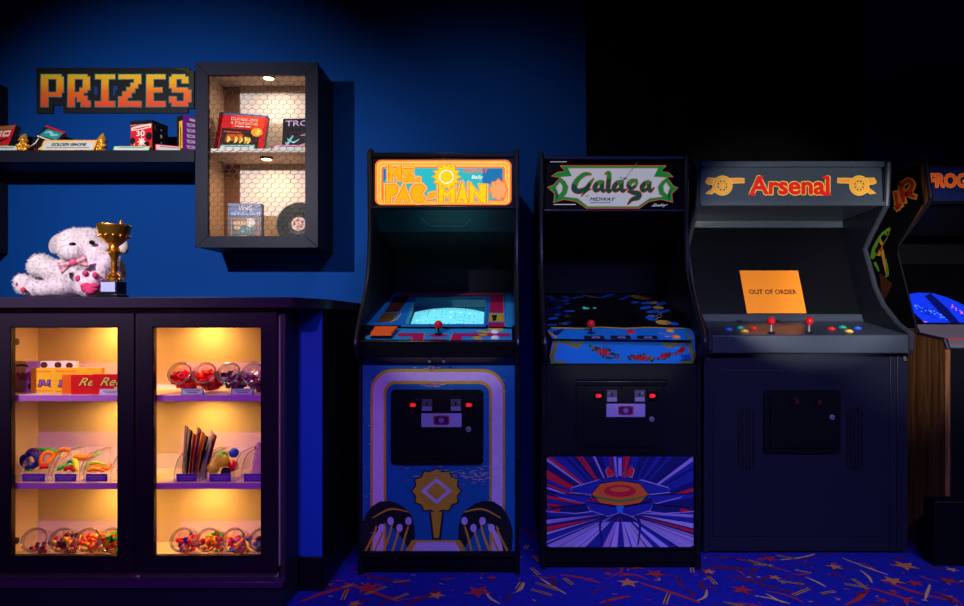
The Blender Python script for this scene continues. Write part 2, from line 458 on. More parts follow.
# ---- cabinet with the lit yellow marquee
A = thing('arcade_cabinet', ((-.295), 2.745, 0), 'slim arcade cabinet with glowing yellow marquee, lit cyan screen and blue kick panel', 'arcade machine', 'arcade machines in a row')
AL, AR, Y0 = -.641, .051, 2.745
side_pair(A, midway_profile(Y0), AL, AR, .022, BLK, TRIM)
xi, xj = AL+.022, AR-.022
m = MB(); m.box((xi, 2.76, .012), (xj, 3.6, .1), BLK); m.box((xi, 2.748, .03), (xj, 2.77, .1), BLKM); part(m, 'base_plinth', A, bevel=.003)
m = MB(); m.box((xi, 3.585, .1), (xj, 3.61, 1.84), BLK); part(m, 'back_panel', A)
m = MB(); m.box((xi, 2.95, 1.828), (xj, 3.585, 1.85), BLK); m.box((xi, 2.925, 1.829), (xj, 2.955, 1.852), BLKG); part(m, 'top_panel', A, bevel=.004)

# marquee (back-lit)
E = 1.0
def lit(n, c, e):
    m = M(n, c, .4, emit=e); m.node_tree.nodes['Principled BSDF'].inputs['Base Color'].default_value = tuple(x*.2 for x in c)+(1,)
    return m
mO = lit('lit orange', (1., .17, .004), 1.0); mC = lit('lit cream orange', (1., .56, .15), 1.0); mY = lit('lit yellow', (1., .62, .0), 1.0); mY2 = lit('lit amber', (1., .40, .008), 1.0)
mT = lit('lit teal', (.02, .55, .6), .85); mT2 = lit('lit blue teal', (.012, .2, .5), .8); mW = lit('lit pale', (1, .85, .75), 1.0); mR = lit('lit vermilion', (.95, .12, .012), 1.0)
m = MB(); m.box((xi, 2.93, 1.60), (xj, 2.945, PZ(158.5, 2.945)), BLKG)
m.box((xi, 2.915, 1.595), (xj, 2.96, 1.606), TRIM)
mq = part(m, 'marquee_frame', A, bevel=.003)
m = MB(); a = Art(m, vplane(2.928), 375, 155, 6.886)
a.rr(0, 33, 940, 345, 42, mO, 1); a.rr(13, 44, 928, 338, 36, mC, 2); a.rr(22, 56, 916, 330, 30, mY2, 3); a.rr(34, 70, 905, 322, 24, mC, 4); a.rr(44, 80, 894, 318, 18, mO, 5)
a.rr(56, 90, 880, 312, 10, mT, 6); a.rect(740, 92, 878, 200, mT2, 7)
a.poly([(56, 95), (130, 95), (56, 190)], mT2, 7)
# sunburst ornament in the middle
pts = []
for i in range(28):
    q = 2*math.pi*i/28; rr = 1 if i % 2 == 0 else .72
    pts.append((492+105*rr*math.cos(q), 150+105*rr*math.sin(q)*.98))
a.poly(pts, mR, 8); a.poly([(492+(x-492)*.93, 150+(y-150)*.93) for x, y in pts], mY, 9); a.ell(492, 150, 50, 48, mW, 10); a.ell(492, 150, 42, 40, mY, 11)
pts = []
for i in range(16):
    q = 2*math.pi*i/16; rr = 1 if i % 2 == 0 else .8
    pts.append((850+70*rr*math.cos(q), 240+82*rr*math.sin(q)))
a.poly(pts, mR, 8); a.poly([(850+(x-850)*.9, 240+(y-240)*.9) for x, y in pts], lit('lit salmon', (1., .36, .12), 1.0), 9)
def letters(polys, k):
    for pl in polys:
        cx = sum(x for x, y in pl)/len(pl); cy = sum(y for x, y in pl)/len(pl)
        for gi, (g, mm) in enumerate(((38, mO), (30, mC), (12, mO))):
            a.line(pl+[pl[0], pl[1]], g, mm, k+gi)
        a.poly(pl, mY if cx > 420 else mYA, k+3)
mYA = lit('lit deep yellow', (1., .43, .002), 1.0)
letters([
    [(95, 180), (95, 62), (138, 112), (182, 62), (182, 180), (160, 180), (160, 130), (138, 150), (118, 130), (118, 180)],
    [(195, 95), (265, 95), (265, 117), (222, 117), (265, 150), (265, 182), (195, 182), (195, 160), (232, 160), (195, 128)],
    [(290, 160), (308, 160), (308, 182), (290, 182)],
    [(75, 328), (75, 203), (140, 203), (156, 225), (150, 262), (120, 278), (105, 278), (105, 328)],
    [(140, 328), (202, 203), (240, 328), (210, 328), (200, 300), (180, 300), (168, 328)],
    [(345, 230), (322, 205), (285, 203), (256, 230), (248, 268), (258, 305), (290, 328), (325, 325), (350, 300), (318, 268)],
    [(372, 272), (412, 262), (412, 285), (372, 295)],
    [(440, 328), (440, 205), (495, 262), (550, 205), (550, 328), (520, 328), (520, 268), (495, 292), (468, 268), (468, 328)],
    [(562, 328), (602, 180), (640, 328), (612, 328), (604, 300), (592, 300), (588, 328)],
    [(650, 328), (650, 185), (720, 275), (720, 203), (765, 203), (765, 328), (735, 328), (678, 255), (678, 328)]], 12)
a.text('MIDWAY', 612, 95, 775, 124, lit('lit deep orange', (.9, .1, .0), 1.0), 12, off=.03, shear=.03)
a.text('Bally', 668, 140, 742, 170, mW, 12, off=.02, shear=.1)
part(m, 'marquee', A, smooth=0)

# slanted speaker panel under the marquee, with its recess
TEALP = M('teal-lit dark laminate', (.012, .045, .05), .35)  # teal light falling on the panel is put into its colour
m = MB(); pa, pb = (2.95, 1.597), (3.12, 1.518)
m.prof([pa, pb, (3.14, 1.53), (2.97, 1.612)], xi, xj, TEALP)
spl = plane3((0, *pa), (1, *pa), (0, *pb)); a = Art(m, Plane(spl.p, (0, -.5, -1)))
part(m, 'speaker_panel', A)
m = MB(); a = Art(m, Plane((0, *pa), (0, pb[1]-pa[1], pa[0]-pb[0])))
a.poly([(420, 217), (472, 217), (470, 228.5), (430, 228.5)], BLKG, 1); a.line([(421, 217.5), (430, 226), (464, 226), (470, 219)], 1.2, M('teal edge glow', (.02, .2, .22), .3), 3)  # teal line paints the lit edge of the recess
part(m, 'speaker_grille', A, smooth=0)
m = MB(); m.prof([(3.12, 1.518), (3.53, 1.46), (3.54, 1.243), (3.56, 1.243), (3.56, 1.48), (3.12, 1.53)], xi, xj, M('matt black backboard', (.012, .014, .016), .6, spec=.2)); part(m, 'backboard', A)

# monitor bezel, nearly lying flat, with a deep opening
b0, b1 = V((0, 2.80, 1.066)), V((0, 3.53, 1.242))
bzp = plane3(b0, b0+V((1, 0, 0)), b1)
op = [(404.5, 324), (484.5, 324), (486, 297), (415.5, 297)]
O3 = [bzp.at(*q) for q in op]
C3 = [V((xi, *b0[1:])), V((xj, *b0[1:])), V((xj, *b1[1:])), V((xi, *b1[1:]))]
m = MB()
for i in range(4):
    j = (i+1) % 4; m.add([C3[i], C3[j], O3[j], O3[i]], [(0, 1, 2, 3)], BLUEP)
a = Art(m, bzp, 355, 285, 5.67)
a.poly([(275, 45), (840, 45), (845, 62), (262, 62)], MAGP, 1); a.line([(262, 55), (838, 50), (848, 235)], 5, ORRED, 2)
a.poly([(770, 62), (838, 62), (842, 155), (762, 155)], MAGP, 1); a.poly([(760, 160), (842, 160), (842, 207), (758, 207)], YELP, 1); a.poly([(757, 213), (843, 213), (843, 236), (756, 236)], MAGP, 1)
a.poly([(775, 170), (805, 170), (800, 200), (783, 205)], INK, 2)
a.poly([(855, 50), (885, 50), (893, 238), (852, 238)], BLUEL, 1)
a.poly([(230, 60), (315, 60), (250, 150), (165, 155)], M('maroon brown print', (.05, .012, .015), .4), 1); a.poly([(160, 160), (245, 155), (205, 205), (120, 215)], M('olive brown print', (.12, .05, .01), .4), 1)
a.line([(320, 62), (355, 58)], 6, ORRED, 2); a.line([(200, 212), (240, 190), (262, 160)], 6, YELP, 2)
a.poly([(262, 228), (742, 228), (742, 236), (262, 236)], BLUEL, 2)
a.line([(285, 224), (345, 68), (735, 68)], 7, BLUEL, 3); a.line([(745, 68), (735, 228)], 7, BLUEL, 3)
part(m, 'monitor_bezel', A, smooth=0)
m = MB(); dn = V((0, .0, -.055)); TW = M('teal monitor shroud', (.05, .22, .26), .5)
for i in range(4):
    j = (i+1) % 4; m.add([O3[i], O3[j], O3[j]+dn+(V((0, .0, 0))), O3[i]+dn], [(0, 1, 2, 3)], TW)
part(m, 'monitor_shroud', A, smooth=0)
# picture tube: bulged, with a printed maze of light
m = MB(); TUBE = M('cyan phosphor', (.2, .8, .88), .2, emit=.66); TUBD = M('dim cyan phosphor', (.03, .48, .58), .2, emit=.6); TUBW = M('white cyan phosphor', (.5, .98, 1.), .2, emit=.95)
q = [p+dn*1.0 for p in O3]
G = 12; vs = []; fs = []
def scr(u, w, k=0):
    u = .5+(u-.5)*(.96+.0*w); w = .03+w*(.76+.12*(1-(2*u-1)**2))
    b = (q[0]*(1-u)+q[1]*u)*(1-w)+(q[3]*(1-u)+q[2]*u)*w
    return b+V((0, -.03, .035))*(1-(2*u-1)**2)*(.6+.4*(1-(2*w-1)**2))*.35+V((0, -.3, 1))*(.0006*k)+V((0, -.0, .0))
for j in range(G+1):
    for i in range(G+1): vs.append(scr(i/G, j/G))
for j in range(G):
    for i in range(G): fs.append((j*(G+1)+i, j*(G+1)+i+1, (j+1)*(G+1)+i+1, (j+1)*(G+1)+i))
m.add(vs, fs, TUBE)
sa = Art(m, bzp); sa.p = lambda x, y, k: scr(.04+.92*x, .03+.94*y, k)
rs = random.Random(5)
for gy in range(8):
    for gx in range(14):
        if rs.random() < .62:
            x, y = (gx+.5)/14, (gy+.5)/8
            if rs.random() < .5: sa.line([(x-.03, y), (x+.035, y)], .022, TUBD, 2)
            else: sa.line([(x, y-.05), (x, y+.05)], .014, TUBD, 2)
        elif rs.random() < .5: sa.ell((gx+.5)/14, (gy+.5)/8, .012, .025, TUBW, 2, n=8)
m.add([p_+V((0, 0, -.003)) for p_ in q], [(0, 1, 2, 3)], M('dark teal tube mask', (.02, .3, .36), .5))
part(m, 'screen', A)

# control panel
c0, c1 = V((0, 2.665, 1.004)), V((0, 2.792, 1.056))
cpp = plane3(c0, c0+V((1, 0, 0)), c1)
m = MB(); m.prof([(2.665, 1.003), (2.792, 1.055), (2.80, 1.064), (2.86, 1.05), (2.86, .9), (2.745, .895), (2.672, .935)], xi, xj, BLKG)
a = Art(m, cpp, 355, 285, 5.67)
a.poly([(60, 309), (890, 312), (888, 248), (232, 246), (60, 290)], M('control panel blue', (.015, .24, .5), .4), 1)
a.poly([(245, 272), (390, 272), (388, 312), (318, 312), (318, 292), (240, 292)], MAGP, 2); a.poly([(555, 273), (880, 273), (880, 292), (606, 292), (604, 312), (540, 312)], MAGP, 2)
a.line([(325, 292), (325, 312)], 4, ORRED, 3); a.line([(394, 270), (388, 312)], 5, ORRED, 3); a.line([(553, 273), (541, 312)], 5, ORRED, 3)
a.ell(472, 285, 55, 9, MAGP, 2); a.ell(472, 282, 16, 5, BLKG, 3); a.poly([(425, 311), (520, 311), (512, 305), (435, 305)], MAGP, 3)
for x, y in ((715, 262), (725, 282), (690, 296), (745, 268), (700, 305)): a.ell(x, y, 26, 5, YELP, 3)
a.rect(757, 243, 840, 262, YELP, 2)
cp = part(m, 'control_panel', A, bevel=.004)
jb = cpp.at(438.5, 334.5); joystick(A, jb, h=.026, r=.0185, shaft=BLKG)
for px, py in ((495.3, 332.2), (495.3, 338.2)): button(A, cpp.at(px, py), WHITE, .015)
for px in (430, 444):
    m = MB(); b = V((PX(px, 2.71), 2.70, PZ(361, 2.70))); m.cyl(b, b+V((0, -.008, -.002)), .005, CHROME, n=12); part(m, 'bolt', A)
# the small tray with an orange top
t = thing('orange_block', (PX(384, 2.70), 2.70, 1.01), 'orange-topped black box at the end of the panel under the lit cyan screen', 'box')
m = MB(); tp = [V((PX(370, 2.665), 2.675, 1.035)), V((PX(391, 2.665), 2.675, 1.035)), V((PX(397.5, 2.75), 2.755, 1.062)), V((PX(375, 2.75), 2.755, 1.062))]
bt = [V((p.x, p.y, 1.0115+(p.y-2.675)*.42)) for p in tp]
tm = [p-V((0, 0, .012)) for p in tp]
m.add(bt+tm, [(0, 1, 5, 4), (1, 2, 6, 5), (2, 3, 7, 6), (3, 0, 4, 7), (3, 2, 1, 0), (4, 5, 6, 7)], BLKG); part(m, 'body', t)
m = MB(); m.add(tm+tp, [(0, 1, 5, 4), (1, 2, 6, 5), (2, 3, 7, 6), (3, 0, 4, 7), (4, 5, 6, 7), (3, 2, 1, 0)], M('orange lid', (.95, .12, .012), .45)); lo = part(m, 'lid', t)

# kick panel print
KICKB = M('deep blue kick print', (.008, .11, .3), .45, var=.2, vscale=25)
m = MB(); m.box((xi, 2.738, .1), (xj, 2.76, .897), KICKB)
a = Art(m, vplane(2.737))
a.rr(370.5, 369, 505, 556, 22, ORGP, 1, top_only=True); a.rr(373, 372, 502.5, 556, 20, PINKL, 2, top_only=True); a.rr(383.5, 381, 492, 556, 12, ORGP, 3, top_only=True); a.rr(386, 384, 489.5, 556, 10, KICKB, 4, top_only=True)
a.rect(362, 551, 515, 557, BLK, 12)
# plain stand-in medallion and flourishes in the print's colours
pts = []
for i in range(24):
    qd = 2*math.pi*i/24; rr = 1 if i % 2 == 0 else .86
    pts.append((436.5+26*rr*math.cos(qd), 491+24*rr*math.sin(qd)))
a.poly(pts, INK, 5); a.poly([(436.5+(x-436.5)*.93, 491+(y-491)*.93) for x, y in pts], ORGP, 6)
a.poly([(436.5, 478), (452, 491), (436.5, 504), (421, 491)], PINKL, 7); a.poly([(436.5, 482), (447, 491), (436.5, 500), (426, 491)], ORGP, 8)
a.poly([(429, 512), (444, 512), (441, 540), (432, 540)], INK, 5); a.poly([(431, 512), (442, 512), (439, 538), (434, 538)], ORGP, 6)
a.poly([(412, 540), (460, 540), (468, 553), (404, 553)], ORGP, 7); a.poly([(417, 542), (455, 542), (460, 551), (412, 551)], PINKL, 8)
for s in (-1, 1):
    c = 436.5+s*38
    a.stroke([(c-s*14, 551, 4), (c-s*4, 522, 22), (c+s*16, 512, 22), (c+s*30, 530, 16), (c+s*33, 551, 8)], INK, 5)
    for i in range(5):
        x = c+s*(i*8-8); a.stroke([(x-s*2, 522+abs(i-2)*2, 1.6), (x+s*1, 535, 2.2), (x+s*(5+i), 551, 2.2)], ORGP, 7)
    for i in range(4):
        a.ell(c+s*(i*9-10), 521+(i % 2)*7, 3.2, 4, PINKL, 8)
    a.stroke([(c-s*10, 512, 1.2), (c+s*8, 509, 1.8), (c+s*26, 518, 1.2)], ORGP, 8)
# wear
rs = random.Random(3)
for i in range(90):
    x = rs.choice([rs.gauss(468, 14), rs.gauss(478, 10), rs.uniform(404, 495)]); y = rs.gauss(474, 6)
    if 389 < x < 499 and 466 < y < 500: a.line([(x, y), (x+rs.uniform(1, 6), y+rs.uniform(-.4, .4))], rs.uniform(.3, .9), SCUFF, 9)
for i in range(26):
    x = rs.gauss(428, 9); y = rs.choice([rs.gauss(368, 1), rs.gauss(385, 1.5)]); a.line([(x, y), (x+rs.uniform(2, 7), y+rs.uniform(-.7, .7))], rs.uniform(.4, 1.1), SCUFF, 9)
for i in range(30):
    x = rs.choice([rs.gauss(369, 2), rs.gauss(499, 3)]); y = rs.uniform(375, 535); a.line([(x, y), (x+rs.uniform(1, 4), y+rs.uniform(-.7, .7))], rs.uniform(.3, .7), SCUFF, 9)
part(m, 'kick_panel', A, smooth=0)
coin_door(A, PX(391, 2.735), PX(483.5, 2.735), PZ(464.5, 2.735), PZ(389.5, 2.735), 2.735, 'lit')

# ---- cabinet with the green and white marquee
B = thing('arcade_cabinet', (.49, 2.80, 0), 'slim arcade cabinet with green and white marquee, dark screen and blue control panel', 'arcade machine', 'arcade machines in a row')
BL, BR, Y0 = .144, .840, 2.80
side_pair(B, midway_profile(Y0), BL, BR, .022, BLK, TRIM)
xi, xj = BL+.022, BR-.022
m = MB(); m.box((xi, 2.815, .012), (xj, 3.6, .1), BLK); m.box((xi, 2.803, .03), (xj, 2.82, .1), BLKM); part(m, 'base_plinth', B, bevel=.003)
m = MB(); m.box((xi, 3.585, .1), (xj, 3.61, 1.84), BLK); part(m, 'back_panel', B)
m = MB(); m.box((xi, 3.0, 1.828), (xj, 3.585, 1.85), BLK); m.box((xi, 2.98, 1.832), (xj, 3.01, 1.852), BLKG); part(m, 'top_panel', B, bevel=.004)
m = MB(); m.box((xi, 3.003, 1.60), (xj, 3.018, 1.835), BLKG); m.box((xi, 2.985, 1.593), (xj, 3.03, 1.603), TRIM); part(m, 'marquee_frame', B, bevel=.003)
gW = lit('lit cool white', (.6, .62, .74), .52); gG = lit('lit green', (.012, .27, .03), .5); gD = lit('lit deep green', (.008, .085, .035), .45); gR = lit('lit red line', (.72, .04, .02), .6); gK = M('marquee black', (.003, .003, .005), .6, spec=.1)
m = MB(); a = Art(m, vplane(3.001), 545, 160, 6.886)
a.rect(-5, 5, 962, 335, gK, 1)
out = [(105, 40), (835, 40), (800, 78), (850, 88), (884, 116), (836, 118), (862, 150), (880, 178), (916, 190), (872, 232), (880, 291), (800, 270), (715, 285), (650, 331), (285, 331), (215, 285), (130, 270), (58, 292), (68, 232), (18, 186), (62, 172), (80, 150), (104, 122), (44, 110), (88, 85), (140, 78)]
a.line(out+[out[0], out[1]], 8, gR, 2); a.poly(out, gG, 3)
inn = [(160, 58), (778, 58), (748, 116), (836, 122), (800, 148), (775, 185), (785, 235), (808, 252), (720, 262), (640, 318), (295, 318), (225, 262), (132, 252), (152, 230), (162, 185), (140, 145), (106, 118), (186, 112)]
a.line(inn+[inn[0], inn[1]], 6, gR, 4); a.poly(inn, gW, 5)
for s in (0, 1):
    f = (lambda x: 936-x) if s else (lambda x: x)
    pl = [(f(102), 155), (f(120), 180), (f(116), 215), (f(94), 238), (f(86), 210), (f(76), 192)]
    a.line(pl+[pl[0], pl[1]], 5, gR, 4); a.poly(pl, gW, 5)
    a.poly([(f(60), 195), (f(92), 245), (f(80), 285), (f(72), 235)], gD, 4)
GAL = [[(318, 98, 12), (275, 98, 26), (232, 128, 30), (205, 170, 36), (205, 205, 38), (240, 215, 34), (285, 195, 28), (310, 160, 22), (335, 128, 8)],
       [(250, 250, 3), (275, 222, 12), (300, 205, 10), (318, 200, 4)], [(312, 152, 8), (300, 180, 24), (278, 208, 22)],
       [(398, 150, 24), (362, 160, 28), (342, 190, 30), (352, 212, 24), (385, 195, 18)], [(395, 145, 26), (392, 190, 28), (402, 215, 22), (425, 200, 8)],
       [(412, 98, 6), (438, 88, 26), (440, 130, 30), (434, 190, 30), (440, 218, 24), (462, 202, 8)],
       [(535, 148, 24), (498, 158, 28), (475, 188, 30), (484, 212, 24), (520, 195, 18)], [(528, 145, 26), (526, 190, 28), (536, 215, 22), (562, 200, 8)],
       [(636, 140, 16), (600, 145, 28), (576, 170, 30), (590, 198, 24), (622, 178, 18), (634, 150, 16)], [(570, 215, 14), (610, 225, 30), (648, 232, 30), (640, 258, 34), (600, 272, 24), (570, 305, 8)],
       [(722, 152, 24), (690, 160, 28), (668, 188, 30), (678, 212, 24), (710, 195, 18)], [(720, 148, 26), (716, 190, 28), (726, 215, 22), (752, 190, 6)]]
for st in GAL: a.stroke(st, gR, 6, grow=7)
for st in GAL: a.stroke(st, gD, 7)
for st in GAL:      # lighter upper half
    run = []
    for q_ in st+[(0, 999, 0)]:
        if q_[1] <= 178: run.append((q_[0], q_[1], q_[2]*.95))
        else:
            if len(run) > 1: a.stroke(run, gG, 8)
            run = []
a.text('MIDWAY', 312, 258, 480, 282, M('marquee ink', (.01, .01, .015), .4), 8, off=.035, shear=.06); a.text('BY', 282, 242, 302, 256, MATS['marquee ink'], 8)
a.rect(310, 292, 455, 296, MATS['marquee ink'], 8)
a.text('Bally', 745, 300, 835, 326, gW, 8, shear=.15); a.line([(732, 318), (845, 308)], 3, gW, 8); a.rect(60, 303, 212, 309, gW, 8); a.rect(35, 10, 150, 15, gW, 8)
a.line([(545, 140), (640, 10)], 4, M('pale scratch', (.7, .5, .42), .6), 14); a.line([(515, 120), (570, 132)], 6, MATS['pale scratch'], 14); a.line([(530, 150), (555, 118)], 5, MATS['pale scratch'], 14)
part(m, 'marquee', B, smooth=0)
m = MB(); pa, pb = (3.02, 1.597), (3.17, 1.525); m.prof([pa, pb, (3.19, 1.535), (3.04, 1.61)], xi, xj, BLK); part(m, 'speaker_panel', B)
m = MB(); m.prof([(3.17, 1.525), (3.545, 1.46), (3.556, 1.24), (3.58, 1.24), (3.58, 1.48), (3.17, 1.54)], xi, xj, MATS['matt black backboard']); part(m, 'backboard', B)
b0, b1 = V((0, 2.91, 1.058)), V((0, 3.555, 1.238)); bzp = plane3(b0, b0+V((1, 0, 0)), b1)
m = MB(); m.prof([(2.91, 1.058), (3.555, 1.238), (3.555, 1.22), (2.91, 1.03)], xi, xj, BLKG)
a = Art(m, bzp, 540, 285, 5.67); NB = M('bezel blue print', (.015, .12, .6), .45); OL = M('bezel ochre print', (.75, .42, .05), .45)
rs = random.Random(9)
for i in range(40):
    x = rs.uniform(40, 185); y = rs.uniform(60, 235); a.ell(x, y, rs.uniform(14, 34), rs.uniform(3, 7), rs.choice([NB, NB, NAVYPR, NAVYPR, M('bezel brown', (.06, .04, .02), .4)]), 1, n=10, rot=rs.uniform(-8, 8))
for x, y, rx, ry, mm, ro in ((565, 70, 60, 10, OL, 10), (600, 72, 40, 5, ORRED, 8), (610, 100, 40, 8, NB, -8), (640, 100, 30, 8, OL, -5), (600, 128, 35, 9, NB, -8), (670, 128, 32, 9, OL, 5), (640, 150, 40, 8, NB, -5), (690, 105, 35, 9, NB, -12), (700, 150, 38, 8, NB, -12), (625, 180, 28, 10, NB, -10),
                             (700, 212, 45, 13, OL, 5), (640, 195, 30, 6, NB, 0), (750, 218, 40, 9, NB, 5), (540, 98, 24, 6, NB, 0), (480, 72, 40, 6, NB, -20), (380, 62, 45, 6, NB, -15), (290, 65, 55, 4, M('bezel tan', (.2, .14, .12), .4), 8), (215, 70, 35, 5, NB, -8)):
    a.ell(x, y, rx, ry, mm, 2, rot=ro)
a.line([(615, 172), (655, 178), (690, 160), (688, 180), (655, 190)], 4, M('bezel cream', (.4, .3, .22), .4), 3)
a.poly([(175, 236), (600, 236), (500, 85), (225, 85)], GLB, 4)
part(m, 'monitor_bezel', B, smooth=0)
m = MB(); a = Art(m, bzp, 540, 285, 5.67); CYG = M('dim cyan glow', (.02, .5, .42), .3, emit=.5)
a.poly([(185, 232), (585, 232), (495, 90), (232, 90)], GLB, 5)
a.ell(262, 132, 20, 3.4, CYG, 7); a.ell(250, 126, 9, 2.5, CYG, 7); a.ell(310, 130, 10, 2.6, CYG, 7)
part(m, 'screen', B, smooth=0)
# control panel with its tapering blue apron
c0, c1 = V((0, 2.79, 1.019)), V((0, 2.895, 1.054)); cpp = plane3(c0, c0+V((1, 0, 0)), c1)
CPB = M('control panel bright blue', (.012, .2, .62), .32)
m = MB(); m.prof([(2.79, 1.018), (2.897, 1.054), (2.905, 1.056), (2.92, .9), (2.805, .895), (2.80, .898)], xi, xj, BLKG)
a = Art(m, cpp, 540, 285, 5.67)
a.poly([(72, 305), (880, 312), (872, 250), (830, 244), (60, 244), (40, 262)], CPB, 1)
a.line([(60, 242), (250, 246), (340, 238), (480, 246), (620, 240), (820, 246)], 6, ORGP, 2)
a.poly([(72, 262), (140, 246), (110, 280), (80, 286)], NAVYPR, 2)
for x in (308, 458, 608): a.poly([(x-62, 287), (x+52, 287), (x+62, 306), (x-52, 306)], INK, 3)
for x in (305, 450, 600): a.ell(x+12, 297, 24, 5, LILAC, 4); a.ell(x+12, 298, 12, 2.6, INK, 5)
a.line([(840, 250), (830, 285), (860, 312)], 12, GREENP, 3); a.line([(850, 250), (842, 285), (872, 312)], 4, REDPR, 4)
a.line([(45, 262), (95, 300)], 10, ORGP, 3); a.line([(668, 272), (720, 280)], 3, LILAC, 3); a.ell(722, 292, 16, 4, LILAC, 3)
fp = plane3((0, 2.789, 1.019), (1, 2.789, 1.019), (0, 2.80, .897)); a = Art(m, fp, 540, 285, 5.67)
a.poly([(75, 302), (878, 310), (884, 405), (862, 448), (62, 448), (54, 405)], CPB, 1)
def edge(pts, c, w, k): a.line(pts, w, c, k)
for s in (0, 1):
    f = (lambda x: 938-x) if s else (lambda x: x)
    g = [(f(240), 318), (f(210), 348), (f(150), 322), (f(90), 312), (f(86), 350), (f(66), 405), (f(78), 440), (f(140), 446)]
    edge(g, REDPR, 26, 2); edge(g, GREENP, 16, 3)
    a.poly([(f(800), 395), (f(850), 395), (f(856), 446), (f(796), 446)], NB, 1) if not s else None
rs = random.Random(4)
def garland(cx, cy, L, H, ro):
    c, d = math.cos(R(ro)), math.sin(R(ro))
    f = lambda x, y: (cx+x*c-y*d, cy+x*d+y*c)
    for i in range(int(L/4)):
        t = i/(L/4)*2-1; x = t*L; y = rs.uniform(-H, H)*(1-abs(t)*.75)
        a.ell(*f(x, y), rs.uniform(9, 17), rs.uniform(4, 8), rs.choice([GREENP, DGREEN, DGREEN, INK]), 3, n=8, rot=rs.uniform(0, 180))
    for i in range(8):
        t = rs.uniform(-.45, .45); a.ell(*f(t*L, rs.uniform(-.5, .3)*H), rs.uniform(8, 14), rs.uniform(8, 13), REDPR, 4, n=12)
    for t in (-.8, .8): a.ell(*f(t*L, 0), 9, 7, REDPR, 4, n=10)
    for i in range(4): a.stroke([(*f(i*12-18, -H*.5), 7), (*f(i*18-27, -H*1.6), 1)], INK, 3)
garland(372, 386, 95, 30, 22); garland(578, 414, 72, 22, 3); garland(715, 402, 45, 15, -12); garland(800, 370, 30, 8, -38)
part(m, 'control_panel', B, bevel=.003)
joystick(B, cpp.at(591, 333.5), h=.027, r=.0185, shaft=BLKG)
button(B, cpp.at(630.5, 332.5), REDP, .015)
OB = M('orange plastic', (.85, .33, .05), .28)
for px, py in ((670, 331), (676, 337.3)): button(B, cpp.at(px, py), OB, .0155)
m = MB(); m.box((xi, 2.795, .49), (xj, 2.82, .9), BLK); m.box((xi, 2.788, .895), (xj, 2.80, .90), BLKM); part(m, 'front_panel', B)
# kick panel print: rays and a plain winged emblem
m = MB(); m.box((PX(545.5, 2.79), 2.79, .095), (PX(694.5, 2.79), 2.815, .502), BLKG)
a = Art(m, vplane(2.789))
x0, y0, x1, y1 = 546.8, 456.5, 693.5, 547
a.rect(x0, y0, x1, y1, NAVYPR, 1)
KB = M('kick blue print', (.02, .03, .28), .4); KL = M('kick lilac print', (.42, .3, .6), .4); KR = M('kick red print', (.7, .015, .03), .4); KP = M('kick pale violet print', (.5, .38, .6), .4)
def clipseg(px, py):
    dx, dy = px-620, py-512
    t = min([(x1-620)/dx if dx > 0 else ((x0-620)/dx if dx < 0 else 9e9), (y1-512)/dy if dy > 0 else ((y0-512)/dy if dy < 0 else 9e9)])
    return 620+dx*t, 512+dy*t
rs = random.Random(8)
ang = -180
while ang < 180:
    w = rs.uniform(1.2, 4.2); c = rs.choice([KR, KL, KB, KB, KB, NAVYPR, NAVYPR, KR] if ang < 5 or ang > 175 else [KL, KP, KR, KB, NAVYPR])
    p1 = clipseg(620+1000*math.cos(R(ang)), 512+1000*math.sin(R(ang))); p2 = clipseg(620+1000*math.cos(R(ang+w)), 512+1000*math.sin(R(ang+w)))
    s_ = rs.uniform(.05, .35)
    a.poly([(620+(p1[0]-620)*s_, 512+(p1[1]-512)*s_), p1, p2], c, 2)
    ang += w*rs.uniform(.8, 1.7)
for i in range(15):
    q0 = 566+i*7.4; a.poly([(620+(q0-620)*.3, 522), (q0, 547), (q0+rs.uniform(4, 7), 547), (620+(q0-620)*.3+2, 522)], rs.choice([KP, KP, LILAC, KL, KB]), 3)
def outl(pl, fill, k, ol=KP, w=1.8): a.line(pl+[pl[0], pl[1]], w, ol, k); a.poly(pl, fill, k+1)
for s in (-1, 1):
    f = lambda x: 620+s*x
    outl([(f(2), 478), (f(20), 480), (f(48), 488), (f(50), 492), (f(30), 494), (f(4), 488)], KB, 4)
    outl([(f(28), 496), (f(66), 494), (f(60), 497), (f(36), 503)], KB, 4)
    outl([(f(24), 504), (f(70), 508), (f(74), 511), (f(44), 513), (f(20), 510)], NAVYPR, 4); a.poly([(f(60), 508.5), (f(73), 510.5), (f(60), 512.5)], KR, 6)
    outl([(f(0), 508), (f(34), 502), (f(30), 510), (f(12), 516), (f(0), 512)], KB, 6, KL)
    outl([(f(4), 474), (f(11), 466), (f(14), 470), (f(12), 477)], KR, 5)
    a.stroke([(f(14), 514, 3), (f(20), 524, 2.4), (f(18), 545, 1.4)], NAVYPR, 6)
a.line([(620, 458), (620, 476)], 3.2, KL, 5)
outl([(592, 494), (600, 484), (620, 481), (640, 484), (648, 494), (640, 503), (620, 506), (600, 503)], M('kick orange print', (.8, .14, .02), .4), 8, INK, 1.6)
a.stroke([(594, 496, 1.6), (620, 501, 2), (646, 496, 1.6)], GREENP, 10); a.ell(620, 491, 16, 6, KR, 10); a.ell(620, 489.5, 10, 2.5, ORRED, 11)
a.poly([(616, 506), (624, 506), (622, 513), (618, 513)], BLUEL, 10)
part(m, 'kick_panel', B, smooth=0)
coin_door(B, PX(576, 2.795), PX(665, 2.795), PZ(456-3, 2.795), PZ(381, 2.795), 2.795, 'lit')
